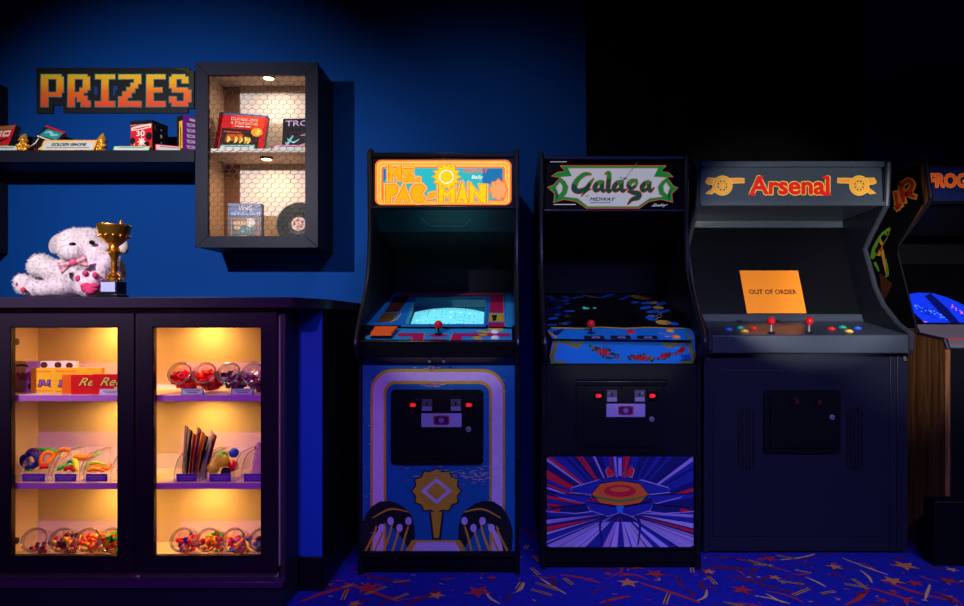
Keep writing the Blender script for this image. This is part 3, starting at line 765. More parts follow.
m = MB(); m.prof([(2.795, PZ(379, 2.795)), (2.782, PZ(381, 2.795)), (2.782, PZ(385.5, 2.795)), (2.795, PZ(387, 2.795))], PX(576, 2.795), PX(667, 2.795), BLKG); part(m, 'hood_rail', B, bevel=.002)

# ---- wide dark cabinet that is out of order
C = thing('arcade_cabinet', (1.39, 3.0, 0), 'wide dark navy two-player arcade cabinet with an orange notice on its blank screen', 'arcade machine', 'arcade machines in a row')
CL, CR = .9135, 1.8645
GREYN = M('slate grey laminate', (.04, .05, .064), .33, bump=.03, bscale=150)
prof = [(3.0, .0015), (3.0, .90), (3.0, .935)]+[(2.965, .94), (2.953, .955), (2.953, 1.015), (2.962, 1.028)]+[(3.05, 1.068), (3.17, 1.16), (3.24, 1.25), (3.335, 1.455), (3.29, 1.51), (3.145, 1.652), (3.13, 1.855), (3.15, 1.866), (3.62, 1.866), (3.62, .0015)]
side_pair(C, prof, CL, CR, .026, NAVYP, M('edge slate moulding', (.028, .032, .042), .4), .0135)
xi, xj = CL+.026, CR-.026
m = MB(); m.box((xi, 3.15, 1.84), (xj, 3.6, 1.862), NAVYP); m.box((xi, 3.135, 1.838), (xj, 3.165, 1.866), GREYN); part(m, 'top_panel', C, bevel=.004)
m = MB(); m.box((xi, 3.598, .02), (xj, 3.618, 1.85), NAVYP); part(m, 'back_panel', C)
mp = plane3((0, 3.165, 1.84), (1, 3.165, 1.84), (0, 3.155, 1.66))
m = MB(); m.prof([(3.165, 1.84), (3.155, 1.665), (3.175, 1.665), (3.185, 1.84)], xi, xj, GREYN)
m.prof([(3.135, 1.668), (3.135, 1.648), (3.175, 1.648), (3.175, 1.668)], xi, xj, GREYN)
a = Art(m, mp, 700, 165, 5.355); AY = M('yellow vinyl', (.9, .6, .05), .35); AR_ = M('red vinyl', (.75, .012, .008), .35); AO = M('orange vinyl', (.85, .3, .04), .35)
a.text('Arsenal', 270, 64, 690, 155, AR_, 3, off=.055, outline=[(.1, AY)], res=4)
a.poly([(258, 163), (300, 163), (296, 150), (268, 150)], AR_, 5); a.poly([(660, 163), (704, 163), (698, 148), (662, 148)], AR_, 5); a.poly([(318, 60), (340, 57), (336, 75), (320, 75)], AR_, 5); a.poly([(655, 62), (690, 56), (690, 74), (660, 74)], AR_, 5)
for s in (0, 1):
    f = (lambda x: x) if not s else (lambda x: 973-x)
    def both(pl):
        a.line(pl+[pl[0], pl[1]], 6, AY, 2); a.poly(pl, AO, 3)
    both([(f(30), 86), (f(42), 70), (f(80), 72), (f(238), 72), (f(238), 94), (f(170), 97), (f(120), 106), (f(45), 102), (f(32), 96)])
    both([(f(30), 155), (f(90), 104), (f(115), 132), (f(80), 142), (f(62), 154)])
    a.ell(f(120), 110, 54, 54, AY, 4); a.ell(f(120), 110, 50, 50, AO, 5); a.ell(f(120), 110, 39, 39, AY, 6); a.ell(f(120), 110, 36, 36, AO, 7)
    for i in range(8):
        q = R(22.5+45*i); a.ell(f(120)+24*math.cos(q), 110+24*math.sin(q), 7, 7, AY, 8, n=12); a.ell(f(120)+24*math.cos(q), 110+24*math.sin(q), 5, 5, M('spoke hole grey', (.05, .05, .05), .4), 9, n=12)
    a.ell(f(120), 110, 9, 9, AY, 9); a.ell(f(120), 110, 6.5, 6.5, AO, 10)
part(m, 'marquee', C, smooth=25)
m = MB(); m.prof([(3.17, 1.652), (3.55, 1.636), (3.55, 1.648), (3.17, 1.664)], xi, xj, GREYN); m.box((xi, 3.53, 1.598), (xj, 3.552, 1.637), GREYN); part(m, 'speaker_panel', C, bevel=.002)
g0, g1 = V((0, 3.355, 1.118)), V((0, 3.55, 1.60)); gp = plane3(g0, g0+V((1, 0, 0)), g1)
m = MB(); m.prof([(3.355, 1.10), (3.55, 1.605), (3.562, 1.605), (3.367, 1.10)], xi, xj, GLB); part(m, 'screen_glass', C)
m = MB(); m.prof([(2.953, 1.02), (3.325, 1.083), (3.345, 1.122), (3.375, 1.122), (3.375, .95), (2.953, .935)], xi-.004, xj+.004, GREYN)
cq = V((0, 2.953, 1.02)); cpp = plane3(cq, cq+V((1, 0, 0)), V((0, 3.325, 1.083)))
part(m, 'control_panel', C, bevel=.006, seg=3)
for px, py in ((771, 334.5), (809, 334.5)):
    joystick(C, cpp.at(px, py-1.5), h=.04, r=.0195)
BB = M('blue plastic', (.02, .09, .55), .25); GB = M('green plastic', (.02, .3, .2), .25); YB = M('yellow plastic', (.75, .45, .06), .25)
for px, py, mm in ((728.5, 329.5, BB), (740, 328, GB), (744.5, 331.5, YB), (753.5, 329, REDP), (831.5, 329, REDP), (842.5, 327.5, GB), (849, 331.5, YB), (857.5, 328.5, BB)):
    button(C, cpp.at(px, py), mm, .0155, up=(0, -.2, 1))
# notice
t = MB(); a = Art(t, gp); an = M('orange paper', (1., .28, .012), .6)
cor = [(739.5, 270.5), (798, 270.5), (806.5, 313.2), (747, 313.2)]
a.poly(cor, an, 3); 
TLp, TRp, BRp, BLp = [gp.at(*c, 3) for c in cor]
t.add([p_+gp.n*.0004*-1 for p_ in (TLp, TRp, BRp, BLp)], [(0, 1, 2, 3)], an)
ta = Art(t, gp); ta.p = lambda x, y, k: ((TLp*(1-x)+TRp*x)*(1-y)+(BLp*(1-x)+BRp*x)*y)+gp.n*(.0005*k)
ink2 = M('dark brown ink', (.03, .008, .002), .6)
ta.asp = .73; ta.text('OUT OF ORDER', .1, .455, .9, .56, ink2, 1, off=.03)
tag(t.build('paper_notice', org=(TLp+BRp)/2, smooth=0), 'orange paper notice reading OUT OF ORDER on the blank screen of the navy cabinet', 'notice')
# front
m = MB(); m.box((xi, 2.998, .012), (xj, 3.02, .94), NAVYP)
a = Art(m, vplane(2.997)); grv = M('shadow gap black', (.003, .003, .005), .6)
fr = [(711, 369), (884, 369), (884, 537), (711, 537)]
m.box((PX(712, 3.0), 2.998, PZ(536, 3.0)), (PX(883, 3.0), 2.994, PZ(370, 3.0)), NAVYP)
part(m, 'front_panel', C, bevel=.0035)
for xx in (PX(889, 3.0), PX(896, 3.0)):
    mm = MB(); mm.box((xx, 2.998, .012), (xx+.016, 2.992, .935), NAVYP); part(mm, 'corner_moulding', C, bevel=.003)
for cx in (746, 854.5):
    v = MB()
    for i in range(5):
        x = PX(cx-7.5+i*3.6, 2.993); zt = PZ(411-(3 if 0 < i < 4 else 0), 2.993); zb = PZ(467+(3 if 0 < i < 4 else 0), 2.993)
        v.box((x-.004, 2.9945, zb), (x+.004, 2.9925, zt), grv)
        v.box((x+.004, 2.9945, zb), (x+.006, 2.990, zt), NAVYP)
    part(v, 'vent', C)
coin_door(C, PX(763, 2.994), PX(840, 2.994), PZ(453.5, 2.994), PZ(390, 2.994), 2.994, 'dark')

# ---- wood-sided cabinet at the right edge
D = thing('arcade_cabinet', (2.33, 3.1, 0), 'wood-sided arcade cabinet at the end of the row with a glowing blue screen', 'arcade machine', 'arcade machines in a row')
DL, DR = 2.0, 2.66
WOOD = wood_mat('brown wood-grain laminate', (.09, .035, .011), (.27, .115, .036))
prof = [(2.94, .0015), (2.94, .955), (2.955, .995)]+[(3.15, 1.02), (3.18, 1.06), (3.335, 1.445), (3.33, 1.47), (3.07, 1.65), (3.06, 1.67), (3.10, 1.874), (3.62, 1.874), (3.62, .0015)]
for x0 in (DL, DR-.022):
    s = MB(); s.prof(prof, x0, x0+.022, WOOD)
    if x0 == DL:
        xx = DL-.0006
        ins = [(3.155, 1.05), (3.30, 1.43), (3.295, 1.475), (3.09, 1.655), (3.125, 1.85), (3.61, 1.85), (3.61, 1.05)]
        s.poly([(xx, y, z) for y, z in ins], BLKG)
        pl = Plane((DL-.001, 0, 0), (-1, -.0001, 0))
        pl.n = V((-1, 0, 0))
        a = Art(s, pl, 860, 150, 3.03)
        FR_R = M('side red print', (.75, .03, .015), .4); FR_O = M('side orange print', (.85, .35, .04), .4); FG = M('side lime print', (.16, .45, .03), .4)
        # lettering leans with the panel: read front to back along the slope
        def skew(pts): return pts
        for st in ([(124, 105, 9), (128, 130, 10), (133, 158, 9)], [(124, 108, 9), (146, 92, 10), (160, 105, 10), (150, 124, 10), (132, 134, 8)], [(140, 128, 9), (158, 138, 9), (168, 142, 7)]):
            a.stroke(st, FR_O, 2, grow=11); a.stroke(st, FR_R, 6)
        for st in ([(108, 128, 8), (112, 150, 9), (114, 178, 8)], [(110, 178, 8), (126, 165, 7)]):
            a.stroke(st, FR_O, 1, grow=10); a.stroke(st, FR_R, 4)
        # plain leaf-shaped stand-in for the side art
        for st, mm in (([(90, 236, 6), (72, 262, 24), (48, 300, 22), (36, 330, 10)], FG), ([(86, 250, 10), (66, 275, 16), (54, 320, 14)], FR_O), ([(60, 285, 8), (46, 310, 10)], FR_R), ([(66, 300, 10), (74, 340, 9), (82, 382, 5)], FR_O), ([(78, 330, 4), (84, 375, 7), (76, 384, 4)], FG), ([(44, 340, 9), (58, 368, 5)], FG)):
            a.stroke(st, mm, 3)
        a.poly([(58, 372), (98, 405), (78, 450), (66, 445)], M('side brown print', (.09, .025, .012), .4), 2)
    so = part(s, 'side_panel', D)
    t_ = MB(); t_.tube([(x0+.011, y, z) for y, z in prof[1:10]], .0115, TRIM, 8); part(t_, 'edge_trim', so)
xi, xj = DL+.022, DR-.022
m = MB(); m.box((xi, 3.12, 1.66), (xj, 3.135, 1.83), M('deep blue marquee', (.006, .012, .08), .5, emit=.1)); a = Art(m, vplane(3.118))
FO2 = M('marquee orange', (.8, .09, .015), .4, emit=.3); FY2 = M('marquee gold', (.7, .3, .02), .4, emit=.25)
a.text('FROGGER', 929, 174, 996, 187, FO2, 3, off=.05, outline=[(.085, FY2)])
part(m, 'marquee', D, smooth=0)
m = MB(); m.box((xi, 3.09, 1.83), (xj, 3.6, 1.86), BLK); m.box((xi, 3.075, 1.645), (xj, 3.14, 1.66), BLKG); part(m, 'marquee_frame', D, bevel=.003)
m = MB(); m.prof([(3.14, 1.645), (3.35, 1.53), (3.36, 1.545), (3.15, 1.66)], xi, xj, BLK); part(m, 'speaker_panel', D)
m = MB(); m.box((xi, 3.56, .1), (xj, 3.6, 1.83), BLK); part(m, 'back_panel', D)
s0, s1 = V((0, 3.20, 1.072)), V((0, 3.54, 1.40)); sp_ = plane3(s0, s0+V((1, 0, 0)), s1)
m = MB(); m.prof([(3.20, 1.07), (3.54, 1.40), (3.56, 1.38), (3.22, 1.05)], xi, xj, GLB)
part(m, 'monitor_bezel', D)
m = MB(); a = Art(m, sp_, 870, 300, 10.255); BLS = M('blue phosphor', (.006, .035, .75), .25, emit=.62)
a.poly([(400, -60), (500, -75), (640, -70), (780, -30), (900, 20), (1050, 100), (1300, 190), (1300, 232), (560, 232), (450, 130)], BLS, 1)
a.poly([(620, -70), (790, 80), (920, 232), (830, 232), (700, 110), (560, -40)], M('dark blue phosphor', (.003, .006, .12), .25, emit=.4), 2)
rs = random.Random(21)
PKS = M('pink phosphor', (.8, .15, .9), .3, emit=.8); CYS = M('pale blue phosphor', (.15, .45, 1), .3, emit=.8)
for i in range(34):
    t_ = rs.random(); x, y = 440+t_*360, 50+t_*140+rs.gauss(0, 9); a.line([(x, y), (x+rs.uniform(6, 16), y+rs.uniform(0, 6))], 5, CYS, 3)
for i in range(14):
    t_ = rs.random(); x, y = 820+t_*180, 60+t_*90+rs.gauss(0, 9); a.line([(x, y), (x+rs.uniform(10, 25), y+rs.uniform(4, 12))], 8, rs.choice([PKS, PKS, CYS]), 3)
a.poly([(540, 215), (590, 222), (570, 230)], PKS, 3)
for i in range(46):
    t_ = rs.random(); x, y = 420+t_*430+rs.gauss(0, 40), 60+t_*130+rs.gauss(0, 30)
    if y < 215 and x > 430+y*.6: a.line([(x, y), (x+rs.uniform(20, 60), y+rs.uniform(10, 30))], 4, MATS['dark blue phosphor'], 3)
part(m, 'screen', D, smooth=0)
GRM = M('grey mauve laminate', (.16, .13, .15), .5)
m = MB(); m.prof([(3.165, 1.035), (3.215, 1.078), (3.26, 1.08), (3.26, .96), (2.975, .94), (2.965, .97), (3.0, .998)], xi, xj, GRM); a = Art(m, vplane(2.96))
m.box((xi, 3.0, .996), (xj, 3.02, 1.003), M('red trim strip', (.5, .04, .03), .4))
part(m, 'control_panel', D, bevel=.003)
m = MB(); m.box((xi, 2.96, .012), (xj, 2.98, .96), BLK); part(m, 'front_panel', D)
t = MB(); t.box((1.885, 2.84, .004), (2.6, 2.925, PZ(500, 2.86)), BLKM)
tag(t.build('floor_box', org=(2.2, 2.88, 0), bevel=.006), 'low black box on the carpet in front of the wood-sided cabinet', 'box')

# ------------------------------------------------------------------ prize counter and display case
CW = M('blue counter wall paint', (.006, .08, .42), .55, bump=.08, bscale=40)
ST = 1.172; SB = 1.133
K = thing('prize_counter', (-1.6, 2.9, 0), 'long prize counter with dark top and blue end wall carrying the bear and trophy', 'counter')
m = MB(); m.box((-3.0, 2.72, .012), (-.841, 2.80, SB), CW); m.box((-.841, 2.58, .012), (-.746, 3.70, SB), CW); part(m, 'counter_wall', K)
m = MB(); m.box((-.7455, 2.584, Hb0 := PZ(556, 2.58)), (-.741, 3.70, SB), M('black end panel', (.006, .006, .012), .5, spec=.15)); part(m, 'end_panel', K)
m = MB(); Hb = PZ(556, 2.58); m.box((-.846, 2.568, .012), (-.736, 2.58, Hb), BLK); m.box((-.746, 2.568, .012), (-.734, 3.70, Hb), BLK); part(m, 'baseboard', K, bevel=.003)
m = MB()
cnr = [(-3.0, 2.385), (-.815, 2.385)]+[(-.815+.035*math.sin(R(15*i)), 2.42-.035*math.cos(R(15*i))) for i in range(1, 5)]+[(-.735, 2.575), (-.727, 2.60), (-.727, 3.70), (-3.0, 3.70)]
TOPM = M('dark countertop laminate', (.022, .014, .03), .3)
m.prism([(x, y, SB) for x, y in cnr], (0, 0, ST-SB), TOPM); part(m, 'countertop', K, bevel=.004, seg=3)

CASE = thing('display_case', (-1.405, 2.55, 0), 'dark glass-fronted candy case with two doors under the prize counter', 'display case')
CREAM = M('cream melamine', (.72, .58, .5), .5)
CX0, CX1, FY, BY = -2.001, -.8415, 2.425, 2.70
m = MB()
m.box((CX0, 2.43, .09), (CX0+.02, BY+.015, SB-.002), NAVYP); m.box((CX1-.02, 2.43, .012), (CX1, 2.58-.001, SB-.002), M('charcoal end panel', (.03, .03, .034), .5))
m.box((CX0, 2.405, .012), (CX1-.002, 2.42, .088), NAVYP)           # plinth
m.box((CX0, 2.395, .088), (CX1+.002, 2.44, .112), M('plum ledge moulding', (.05, .02, .07), .22, coat=.5))
part(m, 'carcass', CASE, bevel=.002)
m = MB(); m.box((CX0+.02, BY, .112), (CX1-.022, BY+.012, SB-.004), CREAM); m.box((CX0+.02, 2.44, .112), (CX0+.028, BY, SB-.004), CREAM); m.box((CX1-.029, 2.44, .112), (CX1-.022, BY, SB-.004), CREAM)
m.box((CX0+.02, 2.44, .112), (CX1-.022, BY, .155), CREAM); m.box((CX0+.02, 2.44, SB-.02), (CX1-.022, BY, SB-.004), CREAM)
for py in (408, 421, 434, 447, 459, 492, 505):
    z = PZ(py, 2.58); m.cyl((CX0+.0282, 2.54, z), (CX0+.0272, 2.54, z), .0035, INK, n=10)
part(m, 'interior_lining', CASE)
S1, S2 = .801, .466
for z in (S1, S2):
    m = MB(); m.box((CX0+.029, 2.452, z-.022), (CX1-.03, BY-.001, z), CREAM); m.box((CX0+.029, 2.449, z-.022), (CX1-.03, 2.452, z), M('lilac shelf edging', (.5, .16, .55), .4)); part(m, 'shelf', CASE)
GLASS = glass_mat('door glass', refl=.25)
DP = M('plum black door paint', (.011, .006, .015), .45)
def door(xa, xb, oa, ob):
    z0, z1, oz0, oz1 = PZ(573, 2.413), PZ(312, 2.413), PZ(557, 2.413), PZ(326.5, 2.413)
    m = MB(); ya, yb = 2.412, 2.434
    m.box((xa, ya, z0), (oa, yb, z1), DP); m.box((ob, ya, z0), (xb, yb, z1), DP); m.box((oa, ya, z0), (ob, yb, oz0), DP); m.box((oa, ya, oz1), (ob, yb, z1), DP)
    d = part(m, 'door', CASE)
    b = MB(); bw = .0045
    for (p, q) in (((oa, ya+.001, oz0), (oa+bw, yb, oz1)), ((ob-bw, ya+.001, oz0), (ob, yb, oz1)), ((oa, ya+.001, oz0), (ob, yb, oz0+bw)), ((oa, ya+.001, oz1-bw), (ob, yb, oz1))): b.box(p, q, BLKG)
    part(b, 'glazing_bead', d)
    g = MB(); g.box((oa+.001, 2.422, oz0+.001), (ob-.001, 2.4255, oz1-.001), GLASS); part(g, 'glass_pane', d, smooth=0)
    return d
d1 = door(-1.998, -1.404, PX(10, 2.413), PX(118.5, 2.413))
d2 = door(-1.392, -.868, PX(152.5, 2.413), PX(262, 2.413))
for py in (340, 538):
    z = PZ(py, 2.46); h = MB(); h.box((-1.944, 2.434, z-.022), (-1.885, 2.458, z+.008), M('dark hinge steel', (.06, .05, .05), .35, .8)); h.cyl((-1.868, 2.446, z-.006), (-1.89, 2.446, z-.006), .013, MATS['dark hinge steel'], n=14); part(h, 'hinge', d1)
m = MB(); m.box((-1.4035, 2.42, PZ(573, 2.413)), (-1.3925, 2.432, PZ(312, 2.413)), INK); part(m, 'door_gap_strip', CASE)

WARM = (1., .52, .085)
PUCK = M('warm led lens', (1., .62, .25), .4, emit=9.0)
def puck(par, x, y, z, watts, col=WARM, rim=BLKM):
    m = MB(); m.lathe([(.034, 0), (.034, -.008), (.029, -.011), (.029, -.008)], rim, Matrix.Translation((x, y, z)), 24, caps=False); m.lathe([(.0005, -.001), (.034, 0)], rim, Matrix.Translation((x, y, z)), 24, caps=False)
    p = part(m, 'puck_light', par)
    l = MB(); l.lathe([(.029, -.008), (.024, -.0125), (.012, -.0145), (.0004, -.015)], PUCK, Matrix.Translation((x, y, z)), 24, caps=False); part(l, 'lens', p)
    ld = bpy.data.lights.new('puck_led', 'AREA'); ld.shape = 'DISK'; ld.size = .05; ld.energy = watts; ld.color = col; ld.spread = R(170)
    lo = bpy.data.objects.new('puck_led', ld); COL.objects.link(lo); lo.location = (x, y, z-.017)
PW = 1.0
for px in (105, 200):
    for z in (S1-.022, S2-.022): puck(CASE, PX(px, 2.58), 2.58, z, PW)
    puck(CASE, PX(px, 2.6), 2.6, SB-.02, PW*1.1)

# ---- candy boxes on the upper left shelf
def carton(x0, x1, y, d, h, z, mf, ms, name, label, cat, group=None, art=None, yaw=0):
    cx = (x0+x1)/2; w = x1-x0
    T = Matrix.Translation((cx, y, z))@Matrix.Rotation(R(yaw), 4, 'Z')
    m = MB(); m.mbox(T, (-w/2, 0, 0), (w/2, d, h), ms)
    q = Quad(T@V((-w/2, -.0004, h)), T.to_3x3()@V((w, 0, 0)), V((0, 0, -h)))
    a = Art(m, q); a.poly([(0, 0), (1, 0), (1, 1), (0, 1)], mf, 0)
    if art: art(a)
    q.n = T.to_3x3()@V((0, -1, 0))
    return tag(m.build(name, org=(cx, y+d/2, z), smooth=0), label, cat, group)
class QArt(Art): pass
YB_ = M('yellow candy carton', (.85, .42, .02), .4); RB_ = M('red candy carton', (.65, .012, .015), .35); PKB = M('pale pink carton', (.75, .5, .5), .45); PPB = M('purple ink', (.2, .03, .3), .4); RO = M('red orange carton', (.8, .13, .01), .4)
zS = S1+.0005
def a_whop(a):
    a.poly([(.02, .4), (1, .3), (1, .98), (.02, .98)], M('mauve carton print', (.33, .16, .36), .45), 1)
    a.text('WHOPPERS', .08, .38, .98, .62, M('dark brown red print', (.3, .02, .05), .4), 3, off=.03, outline=[(.14, PPB)])
    for u, w in ((.15, .5), (.5, .12), (.3, .8), (.72, .12), (.9, .14)): a.ell(u, w, .055, .1, M('chocolate print', (.06, .015, .01), .4), 2)
    a.stroke([(.06, .16, .05), (.15, .12, .06), (.25, .17, .05)], INK, 2)
def a_juj(a):
    a.text('JUJUBES', .16, .5, .96, .72, M('violet print', (.3, .1, .6), .4), 4, off=.03, outline=[(.2, M('dark brown print', (.1, .03, .01), .4))])
    a.rect(.1, .1, .5, .16, M('carton orange print', (.8, .2, .02), .4), 1); a.rect(.4, .26, .85, .32, M('carton olive print', (.4, .2, .02), .4), 1); a.rect(.1, .9, .5, .94, M('carton orange print', (.8, .2, .02), .4), 1)
def a_rees(a):
    a.text("Reese's", .2, .14, .98, .56, M('gold print', (.85, .6, .1), .4), 3, off=.02, outline=[(.06, INK)], shear=.12); a.rect(.42, .62, .62, .72, MATS['gold print'], 2)
def cx_(px, Y): return PX(px, Y)
carton(PX(12.5, 2.55), PX(76, 2.55), 2.55, .018, .123, zS, PKB, PKB, 'candy_box', 'pale pink and mauve candy carton at the rear of the upper left shelf', 'candy box', 'candy cartons on the upper left shelf', a_whop)
carton(PX(31, 2.53), PX(80, 2.53), 2.53, .018, .097, zS, YB_, YB_, 'candy_box', 'yellow candy carton standing next to the pink carton', 'candy box', 'candy cartons on the upper left shelf', a_juj)
carton(PX(51, 2.511), PX(102, 2.511), 2.511, .017, .099, zS, YB_, YB_, 'candy_box', 'yellow candy carton partly hidden behind the red cartons', 'candy box', 'candy cartons on the upper left shelf', a_juj)
carton(PX(62, 2.494), PX(118, 2.494), 2.494, .015, .074, zS, RO, RO, 'candy_box', 'orange-red candy carton between the yellow and red cartons', 'candy box', 'candy cartons on the upper left shelf')
carton(PX(71, 2.479), PX(124, 2.479), 2.479, .013, .075, zS, RB_, RB_, 'candy_box', 'red candy carton with gold script behind the front red one', 'candy box', 'candy cartons on the upper left shelf', a_rees)
carton(PX(92.5, 2.468), PX(145, 2.468), 2.468, .015, .078, zS, RB_, RB_, 'candy_box', 'front red candy carton with gold script by the door stile', 'candy box', 'candy cartons on the upper left shelf', a_rees)

def tent(pxs, Y, z, h, border, label, lines=2, title=None, yaw=0, depth=None, group='small printed price cards', face=None, x=None):
    """folded card: sloping printed front, sloping back"""
    x0, x1 = PX(pxs[0], Y), PX(pxs[1], Y); cx = (x0+x1)/2; w = x1-x0; d = depth or h*.5
    T = Matrix.Translation((cx, Y, z))@Matrix.Rotation(R(yaw), 4, 'Z'); th = .0012
    m = MB()
    m.add([T@V(q) for q in [(-w/2, 0, 0), (w/2, 0, 0), (w/2, d, h), (-w/2, d, h), (-w/2, th*2, 0), (w/2, th*2, 0), (w/2, d+.0004, h-th*2), (-w/2, d+.0004, h-th*2)]], [(0, 1, 2, 3), (7, 6, 5, 4), (0, 4, 5, 1), (1, 5, 6, 2), (2, 6, 7, 3), (3, 7, 4, 0)], border)
    m.add([T@V(q) for q in [(-w/2, 2*d, 0), (w/2, 2*d, 0), (w/2, d, h), (-w/2, d, h), (-w/2, 2*d-th*2, 0), (w/2, 2*d-th*2, 0)]], [(0, 1, 2, 3), (3, 2, 5, 4), (0, 4, 5, 1)], border)
    q = Quad(T@V((-w/2, d, h)), T.to_3x3()@V((w, 0, 0)), T.to_3x3()@V((0, -d, -h))); q.n = (T.to_3x3()@V((0, -h, d))).normalized()
    a = Art(m, q); e = max(.025, .13*h/w)
    a.rect(e, .14, 1-e, .93, face or CARD, 1)
    if title: a.text(title, .18, .3, .82, .56, INK, 2, off=.05); a.rect(.1, .68, .9, .76, M('grey ink', (.2, .2, .22), .5), 2)
    else:
        for i in range(lines): a.rect(.15+.1*i, .3+.28*i, .85-.1*i, .42+.28*i, M('slate ink', (.09, .09, .14), .5), 2)
    return tag(m.build('price_card', org=(cx, Y+d, z), smooth=0), label, 'card', group)
LIL = M('lilac card border', (.6, .45, .75), .5); TEALB = M('teal card border', (.02, .25, .35), .5)
tent((99, 122), 2.455, S1+.0005, .022, LIL, 'small lilac price card in front of the front red candy carton', depth=.005)
tent((181, 203), 2.456, S1+.0005, .024, TEALB, 'teal-edged price card in front of the red candy jars', depth=.005)
tent((231, 253), 2.456, S1+.0005, .024, TEALB, 'teal-edged price card in front of the dark candy jars', depth=.005)

# ---- candy jars
JG = glass_mat('jar glass', (.99, .99, .99), 1.45, .04, .4); RIM = glass_mat('jar rim glass', (.9, .87, .82), 1.6, .08, 1.0)
C_ = lambda n, c: M('candy '+n, c, .25, coat=.3)
REDS = [C_('red', (.8, .01, .01)), C_('red', (.8, .01, .01)), C_('crimson', (.5, .005, .02))]
DARKS = [C_('plum', (.12, .02, .12)), C_('dark brown', (.05, .015, .015)), C_('pale', (.6, .45, .5)), C_('violet', (.22, .08, .35)), C_('crimson', (.5, .005, .02))]
MIX = [C_('red', (.8, .01, .01)), C_('orange', (.9, .25, .01)), C_('yellow', (.9, .6, .02)), C_('green', (.05, .5, .03)), C_('dark brown', (.05, .015, .015)), C_('violet', (.22, .08, .35))]
def jar(px, z, label, fill_label, mats, yaw=0, rnd=0, Yc=2.54, cat_shape='cube', fillh=.08, count=95):
    rs = random.Random(rnd)
    tip = V((PX(px, 2.488), 2.488, z+.082))
    e = R(26); ax = Matrix.Rotation(R(yaw), 3, 'Z')@V((0, -math.cos(e), math.sin(e)))
    Lr = .105; c0 = tip-ax*Lr
    q = ax.to_track_quat('Z', 'Y').to_matrix().to_4x4(); T = Matrix.Translation(c0)@q
    o = thing('candy_jar', (c0.x, c0.y-.05, z), label, 'jar', 'slanted glass candy jars')
    pr = [(.001, -.012), (.025, -.008), (.041, .006), (.0475, .03), (.0475, .07), (.044, .088), (.0395, .094), (.0385, .1), (.0415, .105)]
    m = MB(); m.lathe(pr, JG, T, 28, caps=False, clampz=z+.0008); part(m, 'bowl', o, smooth=60)
    m = MB(); m.torus(T@V((0, 0, .105)), .0425, .0034, RIM, axis=ax, n=36, k=10); m.torus(T@V((0, 0, .094)), .040, .002, RIM, axis=ax, n=36, k=6); part(m, 'rim', o, smooth=60)
    f = MB(); k = 0; Ti = T.inverted()
    while k < count:
        p = V((c0.x+rs.uniform(-.05, .05), rs.uniform(2.47, 2.62), z+rs.uniform(.006, fillh)))
        l = Ti@p; rr = math.hypot(l.x, l.y)
        if 0.0 < l.z < .098 and rr < .0385 and p.z < z+fillh*(.6+.4*(l.z < .08)):
            mm = rs.choice(mats); s = rs.uniform(.0065, .0105)
            rot = Matrix.Rotation(rs.random()*6.3, 4, V((rs.uniform(-1, 1), rs.uniform(-1, 1), 1)).normalized())
            if p.z-s < z+.002: p.z = z+.002+s
            if cat_shape == 'cube': f.mbox(Matrix.Translation(p)@rot, (-s, -s*.8, -s*.7), (s, s*.8, s*.7), mm)
            else: f.ball(p, s, mm, sc=(1, 1, rs.uniform(.6, 1)), n=10, rot=rot)
            k += 1
    tag(f.build('candy', org=(c0.x, c0.y, z+.002), smooth=40), fill_label, 'candy', None, 'stuff')
ZF = .1555
jar(179.4, S1+.0005, 'slanted glass jar of red candy, furthest from the end panel of two red jars', 'red candy pieces in the jar farthest from the end panel', REDS, rnd=1)
jar(204, S1+.0005, 'slanted glass jar of red candy next to the jars of dark candy', 'red candy pieces heaped in the jar beside the dark candy', REDS, rnd=2)
jar(228.3, S1+.0005, 'slanted glass jar of dark wrapped candy beside the red candy jars', 'dark brown and pale wrapped candy in the jar beside the red candy', DARKS, rnd=3)
jar(253, S1+.0005, 'slanted glass jar of purple candy against the door stile of the upper shelf', 'purple wrapped candy in the jar against the door stile', DARKS[:1]+DARKS[2:], rnd=4)
DK2 = [C_('dark brown', (.05, .015, .015)), C_('plum', (.12, .02, .12)), C_('red', (.8, .01, .01))]
jar(34, ZF, 'mostly empty glass jar with a few dark and red sweets near the case hinge', 'few dark and red sweets in the jar near the hinge', DK2, rnd=5, fillh=.045, count=24, cat_shape='ball', yaw=12)
jar(61.5, ZF, 'glass jar holding a round brown sweet among dark and red ones', 'dark, red and golden sweets in the second bottom left jar', DK2+[C_('caramel', (.6, .25, .04)), C_('yellow', (.9, .6, .02))], rnd=6, cat_shape='ball', yaw=10)
jar(87, ZF, 'glass jar full of yellow and orange sweets with a big red one', 'yellow, orange and red sweets in the brightest bottom left jar', [C_('orange', (.9, .25, .01)), C_('yellow', (.9, .6, .02)), C_('red', (.8, .01, .01)), C_('orange', (.9, .25, .01)), C_('green', (.05, .5, .03))], rnd=7, cat_shape='ball', fillh=.085, count=80, yaw=8)
jar(110, ZF, 'glass jar topped with green and red sweets by the left door stile', 'green, red and orange sweets in the jar by the left door stile', [C_('orange', (.9, .25, .01)), C_('green', (.15, .6, .03)), C_('red', (.8, .01, .01)), C_('dark brown', (.05, .015, .015))], rnd=8, cat_shape='cube', fillh=.085, count=80, yaw=5)
jar(181.5, ZF, 'glass jar of red ring sweets with a dark blue one on the bottom shelf', 'red ring sweets and one dark blue sweet in a bottom jar', [C_('red', (.8, .01, .01)), C_('salmon', (.85, .2, .12)), C_('salmon', (.85, .2, .12)), C_('navy', (.02, .02, .2))], rnd=9, cat_shape='ball', fillh=.075)
